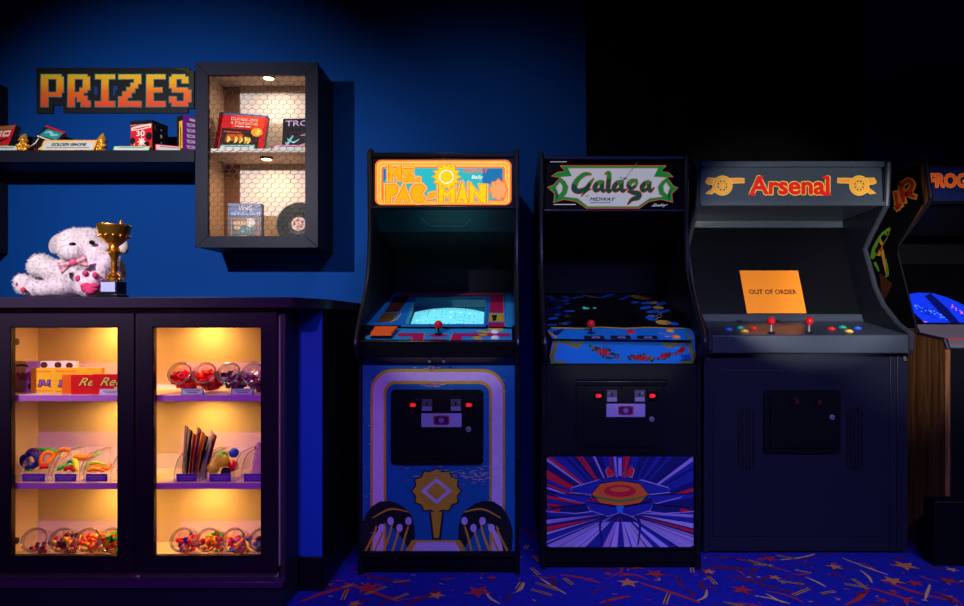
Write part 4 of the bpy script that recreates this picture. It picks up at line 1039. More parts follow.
jar(207.5, ZF, 'glass jar of green and red round sweets with a yellow layer on top', 'green, red and yellow round sweets in a bottom right jar', [C_('green', (.05, .5, .03)), C_('red', (.8, .01, .01)), C_('yellow', (.9, .6, .02)), C_('yellow', (.9, .6, .02))], rnd=10, cat_shape='ball', fillh=.085, count=80)
jar(233, ZF, 'glass jar of red, yellow and blue sweets between green and purple jars', 'red, yellow and blue sweets in the third bottom right jar', [C_('red', (.8, .01, .01)), C_('yellow', (.9, .6, .02)), C_('orange', (.9, .25, .01)), C_('blue', (.03, .15, .5)), C_('pink', (.85, .08, .3))], rnd=11, cat_shape='ball', fillh=.07)
jar(260.5, ZF, 'glass jar of pink and purple sweets half hidden by the right door stile', 'pink, purple and green sweets in the jar by the right door stile', [C_('pink', (.85, .08, .3)), C_('violet', (.22, .08, .35)), C_('green', (.15, .6, .03)), C_('dark brown', (.05, .015, .015))], rnd=12, cat_shape='ball', fillh=.08)

# ---- clear bins with purple labels on the lower shelves
BIN = glass_mat('clear acrylic', (1, 1, 1), 1.45, .12, .12)
def add_milk(m, f, col=(.85, .8, .82)):
    nt = m.node_tree; o = [n for n in nt.nodes if n.type == 'OUTPUT_MATERIAL'][0]; src = o.inputs['Surface'].links[0].from_socket
    mx = nt.nodes.new('ShaderNodeMixShader'); mx.inputs[0].default_value = f; d = nt.nodes.new('ShaderNodeBsdfDiffuse'); d.inputs['Color'].default_value = (*col, 1)
    nt.links.new(src, mx.inputs[1]); nt.links.new(d.outputs[0], mx.inputs[2]); nt.links.new(mx.outputs[0], o.inputs['Surface'])
add_milk(BIN, .13); add_milk(RIM, .07, (.8, .7, .55))
LABP = M('purple bin label', (.12, .03, .36), .45)
zB = S2+.0005
def toy_bin(px0, px1, label):
    Y0_ = 2.462; x0, x1 = PX(px0, Y0_)-.012, PX(px1, Y0_)+.012; d = .19; hf = .034; hb = .1; t = .0022
    o = thing('toy_bin', ((x0+x1)/2, Y0_+d/2, zB), label, 'bin', 'clear toy bins with purple labels')
    m = MB(); m.box((x0, Y0_, zB), (x1, Y0_+d, zB+t), BIN); m.box((x0, Y0_, zB+t), (x1, Y0_+t, zB+hf), BIN); m.box((x0, Y0_+d-t, zB+t), (x1, Y0_+d, zB+hb), BIN)
    for xa in (x0, x1-t):
        m.prism([(xa, Y0_, zB+t), (xa, Y0_, zB+hf), (xa, Y0_+.03, zB+hb*.8), (xa, Y0_+.07, zB+hb), (xa, Y0_+d, zB+hb), (xa, Y0_+d, zB+t)], (t, 0, 0), BIN)
        m.tube([(xa+t/2, Y0_, zB+hf), (xa+t/2, Y0_+.03, zB+hb*.8), (xa+t/2, Y0_+.07, zB+hb), (xa+t/2, Y0_+d, zB+hb)], .0018, RIM, 6)
    part(m, 'tray', o, smooth=0)
    l = MB(); l.box((PX(px0, Y0_), Y0_-.0014, zB+.003), (PX(px1, Y0_), Y0_-.0002, zB+.032), LABP); a = Art(l, vplane(Y0_-.0016)); a.p = lambda x, y, k: V((PX(px0, Y0_)+(PX(px1, Y0_)-PX(px0, Y0_))*x, Y0_-.0016-.0003*k, zB+.032-.029*y))
    a.rect(.08, .3, .92, .42, M('pale violet ink', (.35, .2, .6), .5), 1); a.rect(.2, .6, .8, .7, MATS['pale violet ink'], 1)
    part(l, 'front_label', o, smooth=0)
    return x0, x1, Y0_, d
b1 = toy_bin(22.5, 45, 'clear bin of orange, purple and green rubber snakes')
b2 = toy_bin(55, 76.5, 'clear bin of red, green and yellow toys, middle of the lower left shelf')
b3 = toy_bin(86, 107.5, 'clear bin of lime and orange sticks by the left door stile')
b4 = toy_bin(176.5, 197, 'clear bin holding upright foil packets')
b5 = toy_bin(209.5, 231, 'clear bin holding coloured pom-pom balls')
b6 = toy_bin(244, 266, 'clear bin holding a glittery cone against the right door stile')
TO = {n: M('rubber '+n, c, .4) for n, c in dict(purple=(.12, .015, .2), navy=(.02, .02, .16), green=(.03, .55, .04), orange=(.95, .22, .01), red=(.75, .015, .015), yellow=(.97, .84, .04), lime=(.35, .65, .03), teal=(.01, .2, .25)).items()}
def snake(pts, col, r, label, name='rubber_snake', cat='toy', group='toys in the lower left bins'):
    pts = curve_prof3([V(p) for p in pts]); n = len(pts)
    rr = [r*(.45+.55*min(1, i/3, (n-1-i)/6+.15)) for i in range(n)]; rr[0] = r*.6
    m = MB(); m.tube(pts, rr, TO[col], 10)
    c = sum(pts, V())/n
    tag(m.build(name, org=(c.x, c.y, min(p.z for p in pts)-r), smooth=60), label, cat, group)
def curve_prof3(pts, sub=5):
    out = []; n = len(pts)
    for i in range(n-1):
        p0, p1, p2, p3 = pts[max(i-1, 0)], pts[i], pts[i+1], pts[min(i+2, n-1)]
        for j in range(sub):
            t = j/sub; out.append(.5*((2*p1)+(-p0+p2)*t+(2*p0-5*p1+4*p2-p3)*t*t+(-p0+3*p1-3*p2+p3)*t**3))
    out.append(pts[-1]); return out
def lp(px, py, Y): return P(px, py, Y)
def loop(px, py, Y, rx, rz, a0=0, turns=1.0, dy=.01, n=9):
    c = P(px, py, Y); return [c+V((rx*math.cos(a0+2*math.pi*turns*i/n), dy*i/n, rz*math.sin(a0+2*math.pi*turns*i/n))) for i in range(n+1)]
snake(loop(29, 461, 2.50, .028, .026, 2.0, 1.1), 'navy', .0095, 'navy rubber snake coiled at the near side of the snake bin')
snake(loop(33, 458, 2.535, .026, .03, 1, 1.0), 'purple', .010, 'purple rubber snake coiled behind the navy one')
snake([lp(28, 452, 2.575), lp(36, 450, 2.58), lp(46, 450.5, 2.585), lp(57, 452, 2.59), lp(62, 455, 2.59)], 'green', .0085, 'green rubber snake lying across the top of the snake bin')
snake([lp(41, 467, 2.50), lp(41, 458, 2.505), lp(47, 452, 2.52), lp(53, 455, 2.535), lp(48, 462, 2.515), lp(44, 464, 2.505)], 'orange', .0075, 'orange rubber snake looped beside the purple one')
snake([lp(52, 462, 2.56), lp(58, 452, 2.565), lp(66, 449, 2.57), lp(69, 453, 2.58), lp(62, 458, 2.57), lp(55, 466, 2.55)], 'orange', .0075, 'orange rubber snake arching over the back of its bin')
snake([lp(24, 466, 2.54), lp(25, 464, 2.535), lp(27, 469, 2.51), lp(32, 470, 2.49)], 'green', .007, 'green rubber snake tail low at the near side of the snake bin')
snake([lp(40, 469, 2.49), lp(44, 466, 2.50), lp(48, 468, 2.51)], 'red', .0085, 'red rubber toy low in the snake bin')
snake([lp(57, 470, 2.49), lp(63, 467, 2.50), lp(70, 465, 2.52), lp(76, 464, 2.54)], 'green', .008, 'green toy strip lying at the front of the middle bin', 'toy_strip')
snake([lp(64, 471, 2.485), lp(69, 467, 2.495), lp(74, 470, 2.50), lp(79, 468, 2.52)], 'red', .0085, 'red toy strip under the yellow one', 'toy_strip')
snake([lp(73, 459, 2.515), lp(75, 462, 2.505), lp(76, 467, 2.495), lp(78, 471, 2.487)], 'yellow', .0095, 'yellow toy strip hanging forward in the middle bin', 'toy_strip')
snake([lp(74, 456.5, 2.57), lp(82, 457.5, 2.575), lp(90, 457, 2.585), lp(96, 454.5, 2.595)], 'orange', .014, 'fat orange toy lying along the top of the middle bin', 'toy_strip')
snake([lp(93, 456.5, 2.565), lp(96, 455, 2.57), lp(99.5, 453, 2.575)], 'green', .0075, 'short green toy tip poking out behind the middle bin', 'toy_strip')
snake([lp(68, 464, 2.55), lp(71, 461, 2.55), lp(75, 463, 2.55)], 'teal', .008, 'small teal toy behind the yellow strip', 'toy_strip')
snake([lp(85, 470, 2.49), lp(89, 464, 2.51), lp(97, 463, 2.53), lp(107, 466, 2.55)], 'lime', .0075, 'lime stick laid across the top of the far bin', 'toy_strip')
snake([lp(87, 471, 2.485), lp(95, 469.5, 2.49), lp(105, 471, 2.495)], 'orange', .008, 'orange stick laid across the front of the far bin', 'toy_strip')
snake([lp(89, 467.5, 2.51), lp(98, 466.5, 2.52), lp(108, 469, 2.53), lp(111, 464, 2.55)], 'orange', .0075, 'orange stick in the middle of the far bin', 'toy_strip')
snake([lp(86, 466.5, 2.53), lp(94, 468.5, 2.505), lp(101, 468, 2.51)], 'yellow', .0065, 'yellow stick between the orange and lime sticks', 'toy_strip')
# foil packets
PKC = [('dark violet', (.05, .015, .12)), ('black', (.015, .012, .02)), ('bright red', (.75, .015, .015)), ('plum', (.1, .02, .1)), ('orange', (.85, .2, .02)), ('black', (.015, .012, .02)), ('silver', (.5, .45, .5)), ('maroon', (.25, .015, .03))]
PLB = ['dark violet foil packet nearest the case door gap', 'black foil packet behind the dark violet one', 'bright red foil packet standing in the bin', 'plum foil packet leaning in front of the orange one', 'orange foil packet among the upright packets', 'second black foil packet behind the orange one', 'silver-topped foil packet near the pom-poms', 'maroon foil packet closest to the pom-poms']
for i, ((n_, c_), lb) in enumerate(zip(PKC, PLB)):
    px = 183+i*3.0; Yp = 2.50+i*.005
    b = V((PX(px, Yp), Yp, zB+.003)); h = .205-(i % 3)*.012-.003*i
    T = Matrix.Translation(b)@Matrix.Rotation(R(2.5+i*1.5), 4, 'Y')@Matrix.Rotation(R(-3), 4, 'X')@Matrix.Rotation(R(-52), 4, 'Z')
    m = MB(); W = .032
    mt = M('foil '+n_, c_, .22, .25)
    rows = [(0, .001, 1), (.012, .0015, 1), (.03, .003, .95), (h*.5, .0045, .93), (h-.03, .003, .95), (h-.012, .0015, 1), (h, .001, 1)]
    vs = []; fs = []
    for z_, th_, wf in rows:
        for u in range(7):
            s_ = u/6*2-1; vs.append(T@V((W*wf*s_, -th_*(1-s_*s_)-.0004, z_)))
        for u in range(6, -1, -1):
            s_ = u/6*2-1; vs.append(T@V((W*wf*s_, th_*(1-s_*s_)+.0004, z_)))
    for r_ in range(len(rows)-1):
        for u in range(14): fs.append((r_*14+u, r_*14+(u+1) % 14, (r_+1)*14+(u+1) % 14, (r_+1)*14+u))
    fs.append(tuple(range(13, -1, -1))); fs.append(tuple((len(rows)-1)*14+u for u in range(14)))
    m.add(vs, fs, mt)
    tag(m.build('foil_packet', org=b, smooth=40), lb, 'packet', 'upright foil packets')
# pom-poms
def pompom(px, py, Y, r, c, lb):
    m = MB(); p = P(px, py, Y); p.z = max(p.z, zB+.0035+r); rs = random.Random(int(px*7+py))
    mt = TO[c] if c in TO else M('pom '+c, {'blue': (.02, .1, .5), 'black': (.015, .015, .03)}[c], .8)
    m.ball(p, r*.92, mt, n=18)
    for i in range(260):
        d = V((rs.gauss(0, 1), rs.gauss(0, 1), rs.gauss(0, 1))).normalized(); o_ = d.orthogonal().normalized()*.0016; w_ = d.cross(o_)
        m.add([p+d*r*.88+o_, p+d*r*.88-o_*.5+w_*.87, p+d*r*.88-o_*.5-w_*.87, p+d*r*1.06], [(0, 1, 3), (1, 2, 3), (2, 0, 3)], mt)
    tag(m.build('pompom_ball', org=p-V((0, 0, r)), smooth=0), lb, 'ball', 'pom-pom balls in the clear bin')
pompom(213.5, 468, 2.492, .0235, 'yellow', 'yellow pom-pom ball lowest at the front of the bin')
pompom(222.8, 461, 2.53, .0265, 'yellow', 'yellow pom-pom ball higher up, below the blue ball')
pompom(234, 453, 2.58, .0195, 'blue', 'blue pom-pom ball on top of the pile')
pompom(233, 466, 2.535, .022, 'red', 'red pom-pom ball at the side of the yellow ones')
pompom(225.5, 472, 2.485, .0185, 'black', 'black pom-pom ball behind the purple label')
pompom(222.5, 457, 2.60, .022, 'green', 'green pom-pom ball behind the higher yellow one')
# glitter cone
m = MB(); b = V((PX(258.5, 2.52), 2.52, zB+.003)); m.lathe([(.03, 0), (.0285, .03), (.02, .08), (.012, .115), (.01, .13), (.004, .14), (.0006, .142)], M('pale pearly wrap', (.75, .5, .45), .3), Matrix.Translation(b), 20)
rs = random.Random(2)
for i in range(70):
    t_ = rs.random(); q_ = rs.random()*6.28; r_ = .0295*(1-t_)+.0105*t_; p = b+V((r_*math.cos(q_), r_*math.sin(q_), .13*t_))
    m.ball(p, .003, rs.choice([REDPR, WHITE, YELP, NAVYPR, MATS['pale pearly wrap']]), n=8)
tag(m.build('glitter_cone', org=b), 'pale glittery cone-shaped toy against the right door stile', 'toy')

# ------------------------------------------------------------------ white toy bear and trophy on the counter
BY_ = 2.70
def bp(px, py, dy=0): return P(px, py, BY_+dy)
FUR = M('white plush', (.56, .47, .5), .95, sheen=.3, bump=.8, bscale=420)
FURM = M('muzzle plush', (.86, .82, .83), .95, sheen=.6)
PAD = M('pink plush pad', (.42, .025, .09), .8)
bear = thing('teddy_bear', (PX(75, BY_), BY_, ST), 'white plush bear with a pink bow tie slumped behind the trophy', 'soft toy')
u = BY_/F
def ell_rows(lst):
    m = MB()
    for px, py, dy, rx, ry, rz, rot in lst: m.ball(bp(px, py, dy), 1, FUR, sc=(rx*u*.84, ry*u*.9, rz*u*.93), n=24, rot=Matrix.Rotation(R(rot), 4, 'Y'))
    return m
body = [(88, 252, .02, 28, 24, 26, 0), (78, 246, .0, 22, 22, 19, 0), (73, 253, -.055, 14, 12, 10, 10),      # head, cheek, muzzle
        (99, 258, .0, 19, 17, 18, 0),
        (78, 277, .03, 27, 22, 22, 0), (66, 287, .02, 20, 20, 13, 0), (95, 281, .03, 24, 22, 19, 0),      # trunk
        (42, 267, .04, 15, 14, 14, -10), (52, 271, .04, 14, 13, 12, 0), (60, 272, .03, 14, 13, 13, 0),    # arm out to the side
        (108, 262, -.01, 13, 12, 11, -30), (100, 270, -.03, 12, 11, 11, 0), (116, 272, .03, 10, 11, 14, 0),
        (45, 289, -.01, 18, 11, 9.5, 0), (35, 289, -.02, 12, 11, 10, 0), (26, 286, -.03, 10.5, 11, 11.5, 0), (22, 282, -.035, 7.5, 9, 9, 0),   # leg lying to the side
        (90, 285, -.07, 15.5, 13, 14.5, 0), (84, 277, -.08, 10, 9, 8, 0), (97, 278, -.08, 10, 9, 8, 0), (90, 284, -.03, 15, 16, 14, 0)]   # sole towards the viewer
m = ell_rows(body)
tmp = m.build('plush_lumps', org=bear.location, smooth=0)
md = tmp.modifiers.new('fuse', 'REMESH'); md.mode = 'VOXEL'; md.voxel_size = .0065
md = tmp.modifiers.new('soft', 'SMOOTH'); md.factor = .6; md.iterations = 5
dg = bpy.context.evaluated_depsgraph_get(); dg.update()
ev = tmp.evaluated_get(dg); me = ev.to_mesh()
vs = [v.co+bear.location for v in me.vertices]; fs = [tuple(p.vertices) for p in me.polygons]
nr = [v.normal.copy() for v in me.vertices]
ev.to_mesh_clear(); bpy.data.objects.remove(tmp)
for v in vs: v.z = max(v.z, ST+.001)
m = MB(); m.add(vs, fs, FUR)
rs = random.Random(12); tv = []; tf = []
for i in range(15000):
    j = rs.randrange(len(vs)); n_ = nr[j]; p = vs[j]
    if p.z < ST+.006 or n_.z < -.6: continue
    d = (n_+V((rs.gauss(0, .45), rs.gauss(0, .45), rs.gauss(-.15, .45)))).normalized(); s_ = n_.orthogonal().normalized(); s_ = (Matrix.Rotation(rs.random()*6.28, 3, n_)@s_)*.0014
    q_ = p+V((rs.uniform(-.004, .004), rs.uniform(-.004, .004), rs.uniform(-.004, .004)))
    o_ = len(tv); tv += [q_-n_*.001+s_, q_-n_*.001-s_, q_+d*rs.uniform(.004, .008)]; tf.append((o_, o_+1, o_+2))
m.add(tv, tf, FUR)
part(m, 'plush_body', bear, smooth=60)
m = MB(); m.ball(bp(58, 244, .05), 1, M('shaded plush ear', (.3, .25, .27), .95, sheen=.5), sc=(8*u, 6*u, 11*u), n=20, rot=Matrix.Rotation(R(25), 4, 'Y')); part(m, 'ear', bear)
m = MB(); m.ball(bp(121, 245, .06), 1, FUR, sc=(7*u, 6*u, 10*u), n=20, rot=Matrix.Rotation(R(-25), 4, 'Y')); part(m, 'ear', bear)
for px, py, w, dy in ((72.5, 244.5, 3.4, -.074), (92, 242.5, 2.4, -.060)):
    m = MB(); m.ball(bp(px, py, dy), 1, M('black bead', (.004, .004, .004), .12), sc=(w*u, 3*u, 2.3*u), n=16, rot=Matrix.Rotation(R(-8), 4, 'Y')); part(m, 'eye', bear)
BOW1 = M('pink plaid ribbon', (.5, .06, .13), .6); BOW2 = M('grey plaid stripe', (.22, .2, .2), .6); BOW3 = M('pale plaid stripe', (.45, .27, .3), .6)
m = MB()
for (ia, ib, oa, ob) in (((72.5, 261), (73, 265), (57, 262.5), (61.5, 275)), ((73.5, 260.5), (74, 264.5), (86, 255), (89.5, 268))):
    NU, NV = 10, 8
    def pt(t, v, back=0):
        px = (ia[0]*(1-v)+ib[0]*v)*(1-t)+(oa[0]*(1-v)+ob[0]*v)*t; py = (ia[1]*(1-v)+ib[1]*v)*(1-t)+(oa[1]*(1-v)+ob[1]*v)*t
        b_ = math.sin(math.pi*min(1, t*.9+.1))*(1-(2*v-1)**2)
        return bp(px, py, -.112-(.016*b_ if not back else -.010*b_-.004)+.003*math.sin(v*9+t*4))
    for i in range(NU):
        for j in range(NV):
            mm = BOW3 if (i % 4 == 3 or j % 4 == 1) else (BOW2 if (j % 4 == 3 or i % 5 == 1) else BOW1)
            q4 = [(i/NU, j/NV), ((i+1)/NU, j/NV), ((i+1)/NU, (j+1)/NV), (i/NU, (j+1)/NV)]
            m.add([pt(*c) for c in q4], [(0, 1, 2, 3)], mm); m.add([pt(*c, 1) for c in q4], [(3, 2, 1, 0)], mm)
m.ball(bp(73, 262.5, -.12), 1, BOW1, sc=(3.4*u, 3*u, 3.6*u), n=14)
part(m, 'bow_tie', bear, smooth=0)
for px, py, rx, rz, dy in ((78, 278.5, 2.5, 3.4, -.112), (85.2, 273.2, 2.8, 2.8, -.116), (95, 275, 2.6, 3.1, -.117), (17.5, 284.5, 1.3, 2.2, -.066), (23, 290, 2.3, 2.8, -.079)):
    m = MB(); m.ball(bp(px, py, dy), 1, PAD, sc=(rx*u, 2.2*u, rz*u), n=14); part(m, 'toe_pad', bear)
m = MB(); a = MB()
for px, py, rx, rz in ((90, 288.5, 8.5, 4.6), (86, 286, 5, 3), (94.5, 286, 5, 3), (90.5, 291, 5.5, 4)): m.ball(bp(px, py, -.124), 1, PAD, sc=(rx*u, 4.2*u, rz*u), n=18)
part(m, 'sole_pad', bear)

GOLD = M('gold plated metal', (.9, .42, .05), .22, .95, bump=.25, bscale=45); GOLD2 = M('gold cast resin', (.85, .42, .06), .3, .6, bump=.5, bscale=50)
TY = 2.60
tr = thing('trophy', (PX(114, TY), TY, ST), 'gold trophy cup on a black base with a white plate', 'trophy')
T = Matrix.Translation(tr.location); zt = lambda py: PZ(py, TY)-ST; ru = TY/F
m = MB(); m.box((tr.location.x-9.5*ru, TY-9.5*ru, ST+.0006), (tr.location.x+9.5*ru, TY+9.5*ru, ST+zt(294.5)), BLKG); m.box((tr.location.x-8*ru, TY-8*ru, ST+zt(294.5)), (tr.location.x+8*ru, TY+8*ru, ST+zt(281.5)), BLKG); part(m, 'base', tr, bevel=.002)
m = MB(); m.box((tr.location.x-8*ru, TY-8*ru-.0012, ST+zt(292)), (tr.location.x+6*ru, TY-8*ru, ST+zt(282.5)), M('white name plate', (.3, .34, .55), .4)); part(m, 'name_plate', tr)
m = MB(); m.lathe([(r*ru, zt(py)) for r, py in ((7, 281.5), (7, 279), (6, 278), (6.4, 276), (5, 274), (3, 272.5), (2.6, 268), (3, 264), (2.6, 261), (3.2, 258), (4.6, 255.5), (5, 253.5), (7.4, 252), (6.2, 250), (4.5, 248), (4.2, 246), (6, 244.5))], GOLD, T, 28); part(m, 'stem', tr)
m = MB(); m.lathe([(r*ru, zt(py)) for r, py in ((4.4, 246), (8, 243), (11.5, 239), (13.8, 234), (15, 228), (15.6, 226), (15.4, 225.4), (14.6, 227), (13.2, 233), (11, 238), (6, 243), (.2, 243.5))], GOLD, T, 32, caps=False)
for i in range(12):
    q_ = i*math.pi/6; c_ = T@V((12.6*ru*math.cos(q_), 12.6*ru*math.sin(q_), zt(236.5))); m.ball(c_, 1.9*ru, GOLD, n=10)
part(m, 'cup', tr, smooth=50)
m = MB(); c_ = T@V((10.5*ru, -6*ru, zt(225))); m.lathe([(1.9*ru, 0), (1.5*ru, 1.2*ru), (1.2*ru, 3*ru), (.01*ru, 5.2*ru)], GOLD, Matrix.Translation(c_), 14); m.ball(T@V((-6*ru, -8*ru, zt(224.6))), 2.0*ru, GOLD, n=12); part(m, 'rim_ornament', tr)

# ------------------------------------------------------------------ wall shelf with its prizes
SHY = 3.40
DPN = M('charcoal navy shelf paint', (.009, .010, .02), .45, spec=.08, bump=.04, bscale=80)
zt_, zb_ = PZ(150, SHY), PZ(162, SHY)
m = MB(); m.box((-2.886, SHY, zb_), (PX(194.8, 3.405), WY-.001, zt_), DPN)
tag(m.build('wall_shelf', org=(-2.2, WY, zb_), bevel=.002), 'long dark navy floating shelf below the PRIZES sign', 'shelf')
ZS = zt_+.0006

# PRIZES sign
m = MB(); SYp = WY-.012
sc_, ox_, oy_ = 5.67, 30, 60
BK = M('sign black backing', (.006, .006, .008), .6); OLV = M('sign scorched olive', (.035, .03, .008), .6); TL = M('sign teal outline', (.01, .14, .17), .55); SG = sign_gradient()
def sgp(x, y, Y): return P(ox_+x/sc_, oy_+y/sc_, Y)
back = [(35, 43), (905, 43), (905, 60), (930, 60), (930, 275), (895, 275), (895, 300), (188, 300), (188, 256), (130, 256), (130, 303), (35, 303)]
p2 = [sgp(x, y, SYp) for x, y in back]
m.prism(p2, (0, .0115, 0), BK)
a = Art(m, vplane(SYp-.0004), ox_, oy_, sc_)
a.poly([(800, 45), (903, 45), (903, 62), (928, 62), (928, 180), (900, 160), (905, 90), (880, 62)], OLV, 1)
WB_ = M('blue sign cut-out', (.002, .042, .22), .62)
a.rect(364, 150, 382, 196, WB_, 1); a.poly([(472, 148), (496, 148), (496, 172), (482, 172), (482, 200), (470, 200)], WB_, 1)
PRZ = [(62, 82, 103, 265), (103, 82, 178, 108), (150, 95, 190, 183), (103, 183, 178, 208),
       (214, 82, 253, 265), (253, 82, 325, 108), (300, 95, 340, 170), (282, 158, 325, 185), (253, 183, 305, 210), (268, 205, 325, 236), (290, 232, 342, 265),
       (370, 82, 482, 108), (405, 108, 445, 235), (370, 235, 482, 265),
       (502, 82, 630, 108), (590, 108, 630, 135), (570, 130, 612, 160), (548, 155, 595, 185), (525, 180, 575, 212), (502, 208, 553, 235), (502, 235, 630, 265),
       (660, 82, 700, 265), (700, 82, 768, 108), (700, 157, 750, 183), (700, 235, 768, 265),
       (805, 82, 880, 108), (790, 95, 830, 158), (860, 95, 898, 132), (805, 157, 895, 183), (873, 170, 913, 238), (790, 208, 830, 240), (805, 235, 895, 262)]
for i, r_ in enumerate(PRZ): a.rect(r_[0]-5, r_[1]-5, r_[2]+5, r_[3]+5, TL, 2+i*.05)
for i, r_ in enumerate(PRZ): a.rect(*r_, SG, 4+i*.05)
so = sgp(35, 303, SYp)
tag(m.build('prizes_sign', org=(so.x, SYp, so.z), smooth=0), 'black pixel-lettered sign reading PRIZES in yellow to red on the blue wall', 'sign')

def orient_box(name, c, w, d, h, yaw, lean, front, side, label, cat, art=None, side_art=None, group=None, roll=0, edge=None):
    """box standing on its bottom edge; c: bottom front centre, lean: degrees tipped back"""
    Rm = Matrix.Rotation(R(yaw), 4, 'Z')@Matrix.Rotation(R(roll), 4, 'Y')@Matrix.Rotation(R(-lean), 4, 'X')
    T = Matrix.Translation(c)@Rm
    cs = [T@V((x, y, 0)) for x in (-w/2, w/2) for y in (0, d)]
    dz = max(0, c.z-min(p.z for p in cs)); T = Matrix.Translation((0, 0, dz))@T
    m = MB(); m.mbox(T, (-w/2, 0, 0), (w/2, d, h), side)
    T3 = T.to_3x3()
    q = Quad(T@V((-w/2, -.0003, h)), T3@V((w, 0, 0)), T3@V((0, 0, -h))); q.n = T3@V((0, -1, 0))
    a = Art(m, q); a.rect(0, 0, 1, 1, front, 1)
    if art: art(a)
    if side_art:
        q = Quad(T@V((w/2+.0003, 0, h)), T3@V((0, d, 0)), T3@V((0, 0, -h))); q.n = T3@V((1, 0, 0)); side_art(Art(m, q))
    return tag(m.build(name, org=c, smooth=0), label, cat, group)
GB_ = 'boxed games and tapes on display'
BRED = M('cover red', (.6, .012, .02), .35); BBLK = M('cover black', (.012, .01, .014), .3); BTEAL = M('cover teal', (.02, .28, .32), .35); BCR = M('cover cream', (.7, .6, .5), .4)
def art1(a):
    rs = random.Random(1)
    a.rect(.05, .04, .95, .14, M('cover olive', (.15, .18, .05), .4), 2)
    for x0, x1 in ((.12, .38), (.42, .62), (.66, .9)): a.rect(x0, .2, x1, .42, BCR, 2); a.rect(x0+.06, .27, x1-.04, .35, BRED, 3)
    a.stroke([(0, .5, .1), (.4, .62, .12), (.9, .5, .04)], BBLK, 3); a.stroke([(.1, .95, .16), (.5, .75, .08), (1, .85, .1)], BBLK, 3); a.stroke([(.3, .98, .08), (.7, .9, .12)], BBLK, 3)
def art2(a):
    a.rect(.0, .0, 1, .08, BRED, 2); a.poly([(.15, .12), (.95, .08), (.95, .42), (.1, .46)], BTEAL, 2)
    a.stroke([(.22, .3, .06), (.4, .2, .1), (.6, .28, .12), (.82, .2, .06)], M('cover pale teal', (.3, .6, .6), .4), 3); a.rect(.05, .48, .8, .54, BCR, 2)
    a.stroke([(.1, .95, .1), (.4, .6, .12), (.5, .9, .1)], BBLK, 2); a.stroke([(.55, .58, .04), (.7, .8, .16), (.6, .98, .1)], M('cover yellow', (.7, .5, .05), .4), 2); a.stroke([(.2, .6, .05), (.25, .8, .06), (.2, .95, .04)], BCR, 3)
orient_box('game_box', V((PX(-9, 3.50), 3.50, ZS)), .20, .03, .175, -12, 20, BRED, BBLK, 'red and black game box leaning at the frame edge of the shelf', 'game box', art1, group=GB_)
orient_box('game_box', V((PX(36, 3.49), 3.49, ZS)), .105, .02, .175, 6, 32, BBLK, BRED, 'teal and red game box lying back behind the gold-edged card', 'game box', art2, group=GB_, roll=20)
def art3(a):
    a.rect(0, 0, 1, .12, BBLK, 2); a.rect(.0, .12, 1, .13, BCR, 3); a.stroke([(.04, .26, .1), (.3, .23, .13), (.6, .21, .13), (.96, .18, .11)], BCR, 3); a.stroke([(.1, .26, .02), (.5, .23, .04), (.9, .19, .02)], BRED, 4); a.text('30', .28, .32, .66, .48, M('cover white', (.75, .7, .7), .4), 4, off=.04)
    for x, y, r_ in ((.1, .62, .12), (.85, .5, .14), (.75, .75, .12), (.2, .85, .1)): a.ell(x, y, r_, r_*.9, BBLK, 2)
    pts = []
    for i in range(16):
        q_ = 2*math.pi*i/16; rr = .22 if i % 2 == 0 else .1; pts.append((.52+rr*math.cos(q_), .66+rr*math.sin(q_)*.85))
    a.poly(pts, BCR, 4); a.ell(.52, .66, .07, .06, M('cover white', (.75, .7, .7), .4), 5)
    a.stroke([(.18, .7, .03), (.2, .98, .05)], BCR, 3); a.stroke([(.48, .75, .03), (.4, 1, .05)], BCR, 3); a.stroke([(.65, .75, .04), (.95, .98, .09)], M('cover pinkish red', (.8, .05, .12), .4), 3)
def side3(a):
    for y, r_ in ((.22, .03), (.42, .06), (.62, .03)): a.ell(.55, y, r_*1.2, r_, BCR, 2)
    a.rect(.08, .12, .25, .3, M('cover dark grey', (.06, .06, .07), .4), 2)
orient_box('game_box', V((PX(141.5, 3.455), 3.455, ZS)), .135, .115, .172, -12, 0, BRED, BBLK, 'red and black boxed game turned corner-on in the middle of the shelf', 'game box', art3, side3, group=GB_)
PUR = M('cover purple', (.2, .015, .28), .35)
def side4b(a):
    rs = random.Random(2)
    a.rect(.4, .05, .8, .11, BCR, 2)
    for i in range(5): a.poly([(.2, .2+.15*i), (.85, .17+.15*i), (.8, .25+.15*i), (.3, .29+.15*i)], M('cover silver', (.5, .45, .55), .4), 2); a.poly([(.35, .225+.15*i), (.6, .215+.15*i), (.58, .24+.15*i), (.4, .25+.15*i)], PUR, 3)
def art4(a): a.rect(.4, .15, .95, .9, M('cover amber', (.75, .4, .03), .4), 2); a.stroke([(.6, .3, .1), (.7, .6, .16), (.6, .9, .08)], BBLK, 3)
orient_box('game_box', V((PX(180, 3.455), 3.455, ZS)), .06, .085, .198, -34, 0, BBLK, PUR, 'purple-spined game box standing against the lit wall cabinet', 'game box', art4, side4b, group=GB_)
GRB = M('green card edge', (.1, .5, .05), .5); ORB = M('gold card edge', (.9, .42, .03), .5); RDB = M('red card edge', (.75, .01, .04), .5); CYB = M('cyan card edge', (.02, .5, .5), .5); MGB = M('magenta card edge', (.75, .02, .3), .5)
tent((-12, 16), 3.43, ZS, .036, GRB, 'green-edged price card at the frame edge of the shelf', lines=1, yaw=3)
tent((39.5, 93.5), 3.415, ZS, .066, ORB, 'gold-edged card reading GOLDEN GNOME between two gold figurines', title='GOLDEN GNOME', depth=.034)
tent((112.5, 149), 3.415, ZS, .028, GRB, 'green-edged price card in front of the corner-on game box', lines=1)
